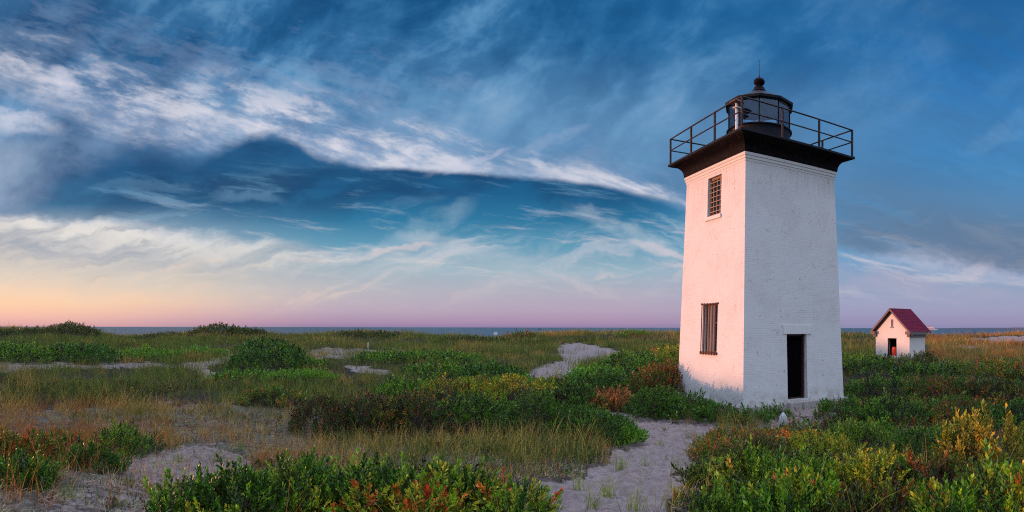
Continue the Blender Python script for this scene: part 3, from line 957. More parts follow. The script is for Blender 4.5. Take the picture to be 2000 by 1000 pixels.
# black cove and gallery
prof = [(2.085, 8.402)]
for i in range(9):
    t = i / 8
    a = t * PI / 2
    prof.append((2.10 + 0.39 * (1 - math.cos(a)), 8.46 + 0.40 * math.sin(a)))
prof += [(2.50, 8.885)]
MB().sq(prof).build('cove', M['iron'], LH)
MB().sq([(2.566, 8.887), (2.566, 8.965)]).build('gallery_deck', M['iron_deck'], LH, bevel=0.008)
RK = 2.485
rails = MB()
for z, r in ((9.97, 0.027), (9.52, 0.023)):
    for a, b_ in (((-RK, -RK), (RK, -RK)), ((RK, -RK), (RK, RK)), ((RK, RK), (-RK, RK)), ((-RK, RK), (-RK, -RK))):
        o = MB().tube((a[0], a[1], z), (b_[0], b_[1], z), r, 6)
        o.build('rail', M['rail'], LH)
post = None
pts = []
for i in range(3):
    t = -RK + 2 * RK * i / 3
    pts += [(t, -RK), (RK, t), (-t, RK), (-RK, -t)]
for x, y in pts:
    if post is None:
        m_ = MB().box((-0.03, -0.03, 8.966), (0.03, 0.03, 9.985)).box((-0.06, -0.06, 8.966), (0.06, 0.06, 8.985))
        post = m_.build('railing_post', M['rail'], LH, loc=(x, y, 0))
    else:
        c = post.copy(); c.location = (x, y, 0); sc.collection.objects.link(c); c.parent = LH

# lantern: its corner points at the viewer
toc = math.atan2(-TC[1], -TC[0]) - TROT
NL = 10
ph = toc
MB().ring([(1.17, 8.966), (1.17, 9.80), (1.19, 9.90), (1.25, 9.91), (1.25, 9.955), (1.19, 9.965)], 40, ph).build('lantern_base', M['iron_deck'], LH, smooth=False)
MB().ring([(1.12, 10.925), (1.12, 10.932)], NL, ph).build('lantern_ceiling', M['ceiling_paint'], LH)
glz = []
Rg = 1.19
c0 = [(Rg * math.cos(ph + 2 * PI * k / NL), Rg * math.sin(ph + 2 * PI * k / NL)) for k in range(NL)]
for k in range(NL):
    a, b_ = c0[k], c0[(k + 1) % NL]
    q_ = MB(); q_.face([(a[0], a[1], 9.965), (b_[0], b_[1], 9.965), (b_[0], b_[1], 10.89), (a[0], a[1], 10.89)])
    q_.build('lantern_pane', M['glass'], LH)
    MB().tube((a[0] * 1.005, a[1] * 1.005, 9.96), (a[0] * 1.005, a[1] * 1.005, 10.885), 0.022, 6).build('glazing_bar', M['iron'], LH)
MB().ring([(1.14, 10.99), (1.165, 10.875), (1.225, 10.86), (1.235, 10.88), (1.27, 10.89), (1.325, 10.865), (1.335, 10.95), (0.78, 11.205), (0.25, 11.50), (0.235, 11.52)], NL, ph).build('lantern_roof', M['iron_deck'], LH)
nk = MB().ring([(0.26, 11.49), (0.27, 11.53), (0.235, 11.56), (0.22, 11.60), (0.20, 11.62), (0.205, 11.65), (0.165, 11.69), (0.12, 11.73), (0.10, 11.77)], 24)
nk.build('vent_neck', M['iron'], LH, smooth=True)
bp = [(0.10, 11.745)] + [(0.215 * math.sin(a), 11.885 - 0.155 * math.cos(a)) for a in np.linspace(0.5, PI - 0.08, 12)]
MB().ring(bp, 24).build('vent_ball', M['iron'], LH, smooth=True)
rd = MB().tube((0, 0, 12.02), (0, 0, 12.66), 0.014, 6, 0.008)
rd.tube((0, 0, 12.64), (-0.035, 0.01, 12.74), 0.006, 5, 0.002).tube((0, 0, 12.64), (0.035, -0.01, 12.74), 0.006, 5, 0.002).tube((0, 0, 12.64), (0, 0, 12.72), 0.006, 5, 0.002)
rd.tube((-.02, 0, 12.10), (.02, 0, 12.10), 0.03, 8)
rd.build('lightning_rod', M['rail'], LH)
# the lamp inside
lens = MB()
pf = [(0.05, 10.0)]
for i in range(12):
    z = 10.02 + i * 0.032
    pf += [(0.13, z), (0.165, z + 0.016)]
pf += [(0.13, 10.41), (0.04, 10.46)]
lens.ring(pf, 20)
lo = lens.build('lens', M['lens'], LH)
MB().ring([(0.16, 9.55), (0.16, 9.6), (0.07, 9.62), (0.07, 9.999)], 12).build('lamp_pedestal', M['white_metal'], LH)
MB().ring([(1.15, 9.52), (1.15, 9.545)], 24, ph).build('lantern_floor', M['iron_deck'], LH)

# white beacon post on the gallery (a separate piece of equipment, standing outside the glass)
az = math.atan2(*TC)
bx_ = TC[0] - 0.80 * math.cos(az) - 1.38 * math.sin(az)
by_ = TC[1] + 0.80 * math.sin(az) - 1.38 * math.cos(az)
WB = empty('gallery_beacon', (bx_, by_, 8.966), 0.2, 'white post with a flared metal cap standing on the black gallery left of the lantern', 'beacon post')
MB().ring([(0.09, 0), (0.09, .02), (0.052, .025), (0.052, 1.60)], 12).build('post', M['white_metal'], WB)
MB().ring([(0.15, 1.40), (0.15, 1.425)], 12).build('bracket', M['white_metal'], WB)
MB().ring([(0.26, 1.585), (0.265, 1.60), (0.10, 1.70), (0.03, 1.715)], 16).build('cap', M['brown_trim'], WB)

# ------------------------------------------------------------------ small house
HW_, HL_ = 1.70, 0.94      # half width of the gable front (along local y), half depth (local x)
WH, APX = 2.45, 3.95
HS = empty('oil_house', (HC[0], HC[1], 0.0), TROT, 'small white gabled brick house with maroon shingle roof beyond the lighthouse', 'house')
mb = MB()
dy0, dy1, dz1 = -0.44, 0.46, 1.80   # doorway
T = 0.22
def uvq(pts): return [(p[0] + p[1], p[2]) for p in pts]
x = -HL_
slope = (APX - WH) / HW_
wy, wz0, wz1 = 0.12, 2.66, 3.22     # little gable vent
# front wall (local -x) with doorway and vent opening
def fq(y0, y1, z0, z1): mb.face([(x, y1, z0), (x, y0, z0), (x, y0, z1), (x, y1, z1)])
fq(-HW_, dy0, -0.3, dz1); fq(dy1, HW_, -0.3, dz1); fq(-HW_, HW_, dz1, WH); fq(dy0, dy1, -0.3, 0.0)
zt = lambda y: WH + (HW_ - abs(y)) * slope
mb.face([(x, HW_, WH), (x, wy, WH), (x, wy, zt(wy)),])
mb.face([(x, -wy, WH), (x, -HW_, WH), (x, -wy, zt(wy))])
fq(-wy, wy, WH, wz0)
mb.face([(x, wy, wz1), (x, -wy, wz1), (x, -wy, zt(wy)), (x, 0, APX), (x, wy, zt(wy))])
for (ya, za), (yb, zb) in (((dy0, 0), (dy0, dz1)), ((dy0, dz1), (dy1, dz1)), ((dy1, dz1), (dy1, 0)), ((dy1, 0), (dy0, 0)),
                           ((-wy, wz0), (-wy, wz1)), ((-wy, wz1), (wy, wz1)), ((wy, wz1), (wy, wz0)), ((wy, wz0), (-wy, wz0))):
    mb.face([(x, ya, za), (x, yb, zb), (x + T, yb, zb), (x + T, ya, za)])
X2 = HL_
mb.face([(x, -HW_, -0.3), (X2, -HW_, -0.3), (X2, -HW_, WH), (x, -HW_, WH)])
mb.face([(X2, HW_, -0.3), (x, HW_, -0.3), (x, HW_, WH), (X2, HW_, WH)])
mb.face([(X2, -HW_, -0.3), (X2, HW_, -0.3), (X2, HW_, WH), (X2, 0, APX), (X2, -HW_, WH)])
# inner leaf of the front wall, floor
i_ = x + T
def fq2(y0, y1, z0, z1): mb.face([(i_, y0, z0), (i_, y1, z0), (i_, y1, z1), (i_, y0, z1)])
fq2(-HW_ + .01, dy0, 0, dz1); fq2(dy1, HW_ - .01, 0, dz1); fq2(-HW_ + .01, HW_ - .01, dz1, WH)
mb.build('wall', M['houseWall'], HS)
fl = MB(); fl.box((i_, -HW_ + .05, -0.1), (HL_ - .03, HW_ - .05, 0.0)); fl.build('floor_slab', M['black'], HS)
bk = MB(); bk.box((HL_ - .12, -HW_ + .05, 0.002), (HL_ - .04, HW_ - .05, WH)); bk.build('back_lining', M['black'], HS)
# roof
OV, OE, RT = 0.34, 0.30, 0.12
mb = MB()
ye = HW_ + OE; ze = WH - OE * slope
L_ = math.hypot(ye, APX - ze)
for s_ in (1, -1):
    a = [(-HL_ - OV, s_ * ye, ze + RT), (HL_ + OV, s_ * ye, ze + RT), (HL_ + OV, 0, APX + RT), (-HL_ - OV, 0, APX + RT)]
    uv = [(0, 0), (2 * HL_ + 2 * OV, 0), (2 * HL_ + 2 * OV, L_), (0, L_)]
    if s_ > 0: a, uv = a[::-1], uv[::-1]
    mb.face(a, uv)
mb.build('roof', M['shingle'], HS)
def slabr(mb, x0, x1, t0, t1, yo, zo):
    """Boards that follow the rake: from eave to ridge between offsets t0 and t1 below the shingle."""
    for s_ in (1, -1):
        a = (s_ * ye, ze); b = (0, APX)
        p = [(x0, a[0], a[1] + t0), (x0, b[0], b[1] + t0), (x0, b[0], b[1] + t1), (x0, a[0], a[1] + t1)]
        q_ = [(x1, v[1], v[2]) for v in p]
        mb.face(p); mb.face(q_[::-1])
        for i in range(4):
            j = (i + 1) % 4
            mb.face([p[i], p[j], q_[j], q_[i]])
mb = MB(); slabr(mb, -HL_ - OV + .004, -HL_ - OV + 0.05, -0.06, RT - .004, 0, 0); slabr(mb, -HL_ - 0.06, -HL_ - .003, -0.20, RT - .03, 0, 0)
slabr(mb, HL_ + OV - .05, HL_ + OV - .004, -0.06, RT - .004, 0, 0)
slabr(mb, -HL_ - OV + .052, HL_ + OV - .052, 0.03, RT - .01, 0, 0)
mb.build('rake_boards', M['brown_trim'], HS)
for s_ in (1, -1):
    mb = MB()
    y0, y1 = sorted((s_ * (HW_ - 0.16), s_ * (ye + .01)))
    mb.box((-HL_ - OV + .01, y0, ze - 0.10), (-HL_ - .003, y1, ze + 0.13))
    y0, y1 = sorted((s_ * (HW_ - 0.12), s_ * (HW_ + .14)))
    mb.box((-HL_ - .16, y0, ze - 0.30), (-HL_ - .004, y1, ze - 0.102))
    mb.build('cornice_return', M['brown_trim'], HS)
for s_ in (1, -1):
    mb = MB()
    y0, y1 = sorted((s_ * (HW_ + .004), s_ * (ye - .02)))
    mb.box((-HL_, y0, ze - 0.10), (HL_ + .02, y1, ze + 0.06))
    y0, y1 = sorted((s_ * (HW_ + .003), s_ * (HW_ + .10)))
    mb.box((-HL_, y0, ze - 0.30), (HL_ + .01, y1, ze - 0.102))
    mb.build('eave_board', M['shutter'], HS)
mb = MB()
for k_ in range(7): mb.box((x + .05, -wy + .01, wz0 + .02 + k_ * .074), (x + .09, wy - .01, wz0 + .07 + k_ * .074))
mb.box((x + .10, -wy, wz0), (x + .12, wy, wz1)); mb.box((x - .05, -wy - .06, wz0 - .08), (x + .05, wy + .06, wz0 - .005))
mb.build('gable_louvre', M['shutter'], HS)
mb = MB()
mb.box((x + .03, dy0 + .003, 0.003), (x + .11, dy0 + .05, dz1 - .003)).box((x + .03, dy1 - .05, 0.003), (x + .11, dy1 - .003, dz1 - .003)).box((x + .03, dy0 + .05, dz1 - .06), (x + .11, dy1 - .05, dz1 - .003))
mb.build('door_frame', M['doorframe'], HS)
# red-orange drum in the doorway
R_ = Matrix.Rotation(TROT, 3, 'Z')
p = R_ @ Vector((-0.84, -0.17, 0)) + Vector((HC[0], HC[1], 0.003))
DRM = empty('traffic_drum', p, 0, 'red-orange plastic drum with a pale band standing in the small house doorway', 'drum')
MB().ring([(0.25, .0), (0.26, .03), (0.24, .05), (0.235, .30), (0.25, .32)], 20).build('drum_base', M['orange'], DRM)
MB().ring([(0.236, .322), (0.235, .46)], 20).build('pale_band', M['white_metal'], DRM)
MB().ring([(0.245, .462), (0.225, .50), (0.22, 1.02), (0.19, 1.04), (0.18, 1.12), (0.10, 1.13)], 20).build('drum_body', M['orange'], DRM)
# driftwood post leaning at the house corner
p = R_ @ Vector((1.35, -1.95, 0)) + Vector((HC[0], HC[1], 0))
lg = MB().tube((0, 0, -0.1), (-0.28, 0.14, 1.15), 0.06, 7, 0.04); lg.tube((-0.2, .1, .8), (-0.42, .2, 1.25), 0.05, 6, 0.03)
tag(lg.build('driftwood_post', M['wood'], None, loc=(p.x, p.y, float(height(p.x, p.y)))), 'weathered wooden post leaning at the right corner of the small white house', 'post')


# ------------------------------------------------------------------ small things
def wpos(px, r):
    a = (px - 1000) / F
    x_, y_ = r * math.sin(a), r * math.cos(a)
    return x_, y_
# ferry beyond the dunes
x_, y_ = wpos(1819, 1500)
FE = empty('ferry', (x_, y_, SEA), rad(-38), 'white passenger ferry with red stripes on the water right of the small house', 'ferry')
h_ = MB()
prof = [(-16, 2.6), (-14, 4.2), (8, 4.4), (14, 2.2), (16.5, 0.2)]
for i in range(len(prof) - 1):
    (xa, wa), (xb, wb) = prof[i], prof[i + 1]
    for s_ in (1, -1):
        q_ = [(xa, s_ * wa, -0.5), (xb, s_ * wb, -0.5), (xb + (1.0 if i == 3 else 0), s_ * wb, 2.8), (xa, s_ * wa, 2.6)]
        h_.face(q_ if s_ < 0 else q_[::-1])
    h_.face([(xa, -wa, 2.6), (xb, -wb, 2.8 if i == 3 else 2.6), (xb, wb, 2.8 if i == 3 else 2.6), (xa, wa, 2.6)])
h_.face([(-16, 2.6, -.5), (-16, -2.6, -.5), (-16, -2.6, 2.6), (-16, 2.6, 2.6)])
h_.build('hull', M['ship_white'], FE)
MB().box((-13.8, -4.45, 0.9), (7.6, 4.45, 1.9)).build('red_stripe', M['ship_red'], FE)
MB().box((-13, -3.9, 2.62), (8.5, 3.9, 5.2)).box((-12, -3.6, 5.5), (5.5, 3.6, 7.4)).box((-1, -2.6, 7.7), (4.5, 2.6, 9.6)).build('superstructure', M['ship_white'], FE, bevel=0.3)
MB().box((-11.5, -3.95, 3.5), (7.5, 3.95, 4.5)).box((-0.5, -2.65, 8.3), (4.55, 2.65, 9.0)).build('windows', M['ship_dark'], FE)
MB().box((-13, -3.8, 5.21), (7, 3.8, 5.49)).box((-12, -3.65, 7.41), (5, 3.65, 7.69)).build('deck_edges', M['ship_red'], FE)
MB().tube((0, 0, 9.6), (-0.5, 0, 13), 0.15, 6).build('mast', M['ship_red'], FE)
MB().box((-9, -1, 7.41), (-6.5, 1, 9.3)).build('funnel', M['ship_red'], FE, bevel=0.2)
# distant small boat
x_, y_ = wpos(1054, 1400)
BO = empty('motor_boat', (x_, y_, SEA), 0.1, 'tiny dark boat far out on the sea above the sandy path', 'boat')
hb = MB()
for s_ in (1, -1):
    q_ = [(-4, s_ * 1.3, -0.2), (3, s_ * 1.2, -0.2), (3.4, s_ * 1.2, 1.3), (-4, s_ * 1.4, 1.1)]
    hb.face(q_ if s_ < 0 else q_[::-1])
    q_ = [(3, s_ * 1.2, -0.2), (5, 0, -0.2), (5.6, 0, 1.6), (3.4, s_ * 1.2, 1.3)]
    hb.face(q_ if s_ < 0 else q_[::-1])
hb.face([(-4, 1.3, -.2), (-4, -1.3, -.2), (-4, -1.4, 1.1), (-4, 1.4, 1.1)]); hb.face([(-4, -1.4, 1.1), (3.4, -1.2, 1.3), (5.6, 0, 1.6), (3.4, 1.2, 1.3), (-4, 1.4, 1.1)])
hb.build('hull', M['ship_dark'], BO)
MB().box((-1.5, -1, 1.15), (1.5, 1, 3.0)).build('cabin', M['shutter'], BO, bevel=0.1)
# white sign on the beach crest
x_, y_ = wpos(968, 84)
z_ = float(height(x_, y_))
zc = EYE - (651.5 - 639.4) * 84 / F
SG = empty('beach_sign', (x_, y_, z_), rad(4), 'small white rectangular sign on posts at the dune edge against the sea', 'sign')
MB().box((-0.27, -0.012, zc - z_ - 0.24), (0.27, 0.012, zc - z_ + 0.24)).build('panel', M['sign_white'], SG, bevel=0.004)
for s_ in (-0.2, 0.2): MB().box((s_ - .03, 0.013, -0.15), (s_ + .03, 0.07, zc - z_ + 0.2)).build('post', M['wood'], SG)
# a white stake in the middle distance
gx_, gy_ = ground_at(719, 682)
st_ = MB().box((-0.04, -0.04, -0.1), (0.04, 0.04, 0.5)).ring([(0.05, 0.5), (0.05, 0.53), (0.02, 0.58)], 4, PI / 4)
tag(st_.build('marker_stake', M['sign_white'], None, loc=(gx_, gy_, float(height(gx_, gy_)))), 'short white marker stake in the sand patch left of centre', 'stake')
# stone slab and pale rock before the door
import bmesh
def rock(name, px, py, size, m_, label, cat, seed, rz=0.0, lift=0.0, flat=False):
    bm = bmesh.new()
    bmesh.ops.create_icosphere(bm, subdivisions=3, radius=1.0)
    rs = np.random.RandomState(seed)
    o_ = rs.rand(3) * 20
    for v in bm.verts:
        n_ = 0.75 + 0.5 * float(fbm(np.array(v.co.x * 0.9 + o_[0]), np.array(v.co.y * 0.9 + v.co.z + o_[1]), 3))
        v.co = Vector((v.co.x * size[0] * n_, v.co.y * size[1] * n_, (max(-0.6, min(0.55, v.co.z * n_)) if flat else v.co.z * n_) * size[2]))
    me_ = bpy.data.meshes.new(name); bm.to_mesh(me_); bm.free()
    me_.materials.append(m_)
    X_, Y_ = ground_at(px, py)
    o = link_mesh(name, me_, None, (X_, Y_, float(height(X_, Y_)) + lift), rz)
    return tag(o, label, cat)
rock('stone_slab', 1582, 806, (0.62, 0.95, 0.16), M['slab'], 'flat reddish stone slab lying before the lighthouse doorway', 'stone slab', 3, rad(-28), -0.01, True)
rock('pale_rock', 1530, 828, (0.13, 0.12, 0.30), M['pale_rock'], 'small pale upright rock in the plants below the lighthouse corner', 'rock', 8, 0.3, 0.04)


# ------------------------------------------------------------------ vegetation
def sprig(rng, n, ll, lw, L, spread=0.9, quads=2):
    """One leafy shoot along +Z: a thin stem and N folded leaves in a spiral."""
    V, Fc, tone = [], [], []
    # stem
    bend = rng.uniform(-.12, .12, 2) * L
    pts = [np.array([bend[0] * t * t, bend[1] * t * t, L * t]) for t in (0, .5, 1)]
    w = 0.012 * L + 0.0012
    for i, p in enumerate(pts):
        ww = w * (1 - .35 * i)
        for a in (0, 2.1, 4.2):
            V.append(p + np.array([ww * math.cos(a), ww * math.sin(a), 0])); tone.append(-1.0)
    for i in range(2):
        for k in range(3):
            a, b = i * 3 + k, i * 3 + (k + 1) % 3
            Fc.append((a, b, b + 3, a + 3))
    for i in range(n):
        t = 0.22 + 0.78 * (i + rng.rand() * .5) / n
        th = i * 2.4 + rng.uniform(-.4, .4)
        up_ = 0.25 + 1.0 * t + rng.uniform(-.25, .25)
        d = np.array([math.cos(th) * math.cos(up_), math.sin(th) * math.cos(up_), math.sin(up_)]) if spread else np.array([0, 0, 1])
        side = np.array([-math.sin(th), math.cos(th), 0])
        nrm = np.cross(side, d)
        l = ll * rng.uniform(.75, 1.15) * (1.1 - .35 * abs(t - .5))
        ww = lw * rng.uniform(.8, 1.15)
        p = np.array([bend[0] * t * t, bend[1] * t * t, L * t])
        b0 = len(V)
        twist = rng.uniform(-.5, .5)
        sd_ = side * math.cos(twist) + nrm * math.sin(twist)
        V += [p, p + d * l * .6 - nrm * ww * .25, p + d * l + nrm * l * rng.uniform(-.12, .05), p + d * l * .62 + sd_ * ww * .5, p + d * l * .62 - sd_ * ww * .5]
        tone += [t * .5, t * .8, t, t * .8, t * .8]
        Fc += [(b0, b0 + 3, b0 + 2, b0 + 1), (b0, b0 + 1, b0 + 2, b0 + 4)]
    return np.array(V, np.float32), np.array(Fc, np.int32), np.array(tone, np.float32)


def tuft(rng, n, H, w, seg=3, spread=.35, r0=.05):
    V, Fc, tone = [], [], []
    for i in range(n):
        th = rng.uniform(0, 2 * PI); lean = abs(rng.normal(0, spread)) + .03
        h = H * rng.uniform(.5, 1.1); o = np.array([rng.normal(0, r0), rng.normal(0, r0), -0.03])
        dr = np.array([math.cos(th), math.sin(th), 0]); ph = rng.uniform(0, 2 * PI)
        sd_ = np.array([math.cos(ph), math.sin(ph), 0])
        tn = rng.rand()
        b0 = len(V)
        for k in range(seg + 1):
            t = k / seg
            a = lean * (0.35 + 1.25 * t)
            p = o + dr * h * t * math.sin(a) + np.array([0.07 * h * t * t, 0, h * t * math.cos(a)])
            ww = w * (1 - t) ** .7 * .5 + w * .06
            V += [p - sd_ * ww, p + sd_ * ww]; tone += [tn, tn]
        for k in range(seg):
            q_ = b0 + 2 * k
            Fc.append((q_, q_ + 1, q_ + 3, q_ + 2))
    return np.array(V, np.float32), np.array(Fc, np.int32), np.array(tone, np.float32)


def twig(rng, n=5, L=.12):
    V, Fc, tone = [], [], []
    for i in range(n):
        th = rng.uniform(0, 2 * PI); p = np.array([rng.normal(0, .04), rng.normal(0, .04), rng.uniform(0, .02)])
        d = np.array([math.cos(th), math.sin(th), rng.uniform(0, .9)]); w = .0028
        b0 = len(V)
        for k in range(4):
            d = d + rng.normal(0, .35, 3); d = d / np.linalg.norm(d)
            s_ = np.array([-d[1], d[0], .3]) * w * (1 - k * .22)
            V += [p - s_, p + s_]; tone += [rng.rand()] * 2
            p = p + d * L / 3; p[2] = abs(p[2])
        for k in range(3):
            q_ = b0 + 2 * k
            Fc.append((q_, q_ + 1, q_ + 3, q_ + 2))
    return np.array(V, np.float32), np.array(Fc, np.int32), np.array(tone, np.float32)


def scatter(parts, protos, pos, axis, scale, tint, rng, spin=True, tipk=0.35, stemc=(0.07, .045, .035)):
    """Append copies of the prototypes as raw arrays to PARTS."""
    n = len(pos)
    if n == 0: return
    which = rng.randint(0, len(protos), n)
    ax = axis / np.linalg.norm(axis, axis=1, keepdims=True)
    ref = np.where(np.abs(ax[:, 2:3]) < .9, np.array([[0, 0, 1.]]), np.array([[1., 0, 0]]))
    u = np.cross(ref, ax); u /= np.linalg.norm(u, axis=1, keepdims=True)
    v = np.cross(ax, u)
    sp_ = rng.uniform(0, 2 * PI, n) if spin else np.zeros(n)
    c, s = np.cos(sp_)[:, None], np.sin(sp_)[:, None]
    u2 = u * c + v * s; v2 = -u * s + v * c
    R = np.stack([u2, v2, ax], 2)   # columns
    for k, (V, Fc, tone) in enumerate(protos):
        i = np.where(which == k)[0]
        if len(i) == 0: continue
        W = np.einsum('nij,mj->nmi', R[i], V) * scale[i][:, None, None] + pos[i][:, None, :]
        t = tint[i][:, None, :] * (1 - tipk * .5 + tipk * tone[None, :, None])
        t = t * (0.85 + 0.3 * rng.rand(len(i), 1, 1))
        t = np.where(tone[None, :, None] < 0, np.array(stemc)[None, None, :], t)
        parts.append((W.reshape(-1, 3), Fc, len(V), len(i), t.reshape(-1, 3)))


def merge(name, parts, m, parent=None, offset=(0, 0, 0)):
    Vs, Qs, Ts = [], [], []
    o = 0
    for W, Fc, nv, ni, t in parts:
        Vs.append(W - np.array(offset, np.float32))
        Qs.append((Fc[None] + (np.arange(ni) * nv)[:, None, None]).reshape(-1, 4) + o)
        Ts.append(t)
        o += nv * ni
    me_ = np_mesh(name, np.concatenate(Vs), np.concatenate(Qs), m, tint=np.concatenate(Ts))
    return link_mesh(name, me_, parent)


def L3(*c): return S(*c)[:3]
PAL = {
    'deep': [(4, L3(48, 84, 32)), (3, L3(74, 114, 38)), (3, L3(28, 50, 24)), (.3, L3(140, 130, 50))],
    'mid': [(4, L3(66, 108, 36)), (3, L3(100, 136, 44)), (3, L3(36, 62, 26)), (.6, L3(150, 125, 55)), (.3, L3(150, 90, 70))],
    'bright': [(4, L3(82, 130, 44)), (3, L3(104, 146, 52)), (1, L3(60, 98, 36))],
    'yellow': [(4, L3(112, 134, 46)), (3, L3(146, 146, 50)), (2, L3(76, 108, 40)), (1.4, L3(176, 140, 54)), (.5, L3(180, 90, 60))],
    'gold': [(4, L3(160, 138, 56)), (3, L3(122, 126, 48)), (3, L3(78, 100, 40)), (.6, L3(170, 104, 60))],
    'orange': [(3, L3(150, 108, 50)), (4, L3(96, 116, 44)), (3, L3(66, 98, 38)), (.7, L3(170, 84, 50)), (1, L3(104, 74, 46))],
    'autumn': [(3, L3(152, 104, 56)), (2.5, L3(118, 106, 48)), (2.5, L3(66, 94, 36)), (1.2, L3(166, 80, 48)), (1.5, L3(92, 66, 44))],
    'red': [(5, L3(60, 92, 38)), (1.2, L3(140, 76, 52)), (1.2, L3(100, 68, 46)), (2, L3(104, 112, 46)), (1, L3(176, 96, 58))],
    'brown': [(2.2, L3(84, 58, 48)), (3, L3(56, 76, 34)), (2, L3(48, 38, 34)), (.8, L3(130, 76, 50)), (2.4, L3(110, 122, 42))],
    'pink': [(4, L3(172, 116, 98)), (2, L3(140, 88, 72)), (2, L3(86, 106, 48)), (1, L3(200, 112, 90))],
    'salmon': [(3, L3(190, 112, 86)), (2, L3(150, 104, 66)), (4, L3(92, 116, 50)), (1, L3(206, 84, 66))],
    'rose': [(5, L3(52, 96, 36)), (3, L3(76, 118, 44)), (2, L3(40, 70, 34)), (.25, L3(170, 110, 80))],
    'dark': [(4, L3(58, 74, 40)), (3, L3(76, 86, 44)), (2, L3(74, 56, 46)), (.6, L3(120, 96, 60))],
    'grey': [(3, L3(96, 102, 72)), (3, L3(76, 92, 52)), (2, L3(104, 84, 76))],
    'heath': [(3, L3(96, 78, 66)), (3, L3(70, 58, 50)), (2, L3(120, 124, 100)), (1, L3(92, 96, 58)), (.8, L3(130, 84, 60))],
    'near': [(3, L3(66, 112, 38)), (3, L3(40, 70, 28)), (3, L3(104, 142, 44)), (2.2, L3(150, 150, 54)), (1.9, L3(184, 98, 58)), (1.0, L3(180, 58, 46))],
}
PR = np.random.RandomState(3)
LOD = [(9.5, .056, [sprig(PR, PR.randint(12, 22), PR.uniform(.032, .046), PR.uniform(.012, .018), PR.uniform(.13, .21)) for _ in range(14)]),
       (16, .080, [sprig(PR, PR.randint(9, 14), PR.uniform(.042, .056), .021, PR.uniform(.15, .22)) for _ in range(12)]),
       (30, .125, [sprig(PR, 8, .080, .036, .24) for _ in range(8)]),
       (58, .21, [sprig(PR, 6, .13, .065, .34) for _ in range(6)]),
       (200, .36, [sprig(PR, 6, .20, .11, .50) for _ in range(6)])]


def pick(pal, n, rng, x, y, sc_=1.3):
    w = np.array([a for a, _ in PAL[pal]]); cs = np.array([c for _, c in PAL[pal]])
    # neighbouring shoots tend to share a colour
    u = np.clip(0.55 * rng.rand(n) + 0.45 * np.clip((fbm(x * sc_ + 9, y * sc_ + 2, 3) - .5) * 2.6 + .5, 0, 0.999), 0, .9999)
    rk = np.cumsum(w) / w.sum()
    return cs[np.searchsorted(rk, u)]


ELL = []      # (cx, cy, ax, ay, rx, ry) of every shrub, to keep the grass out


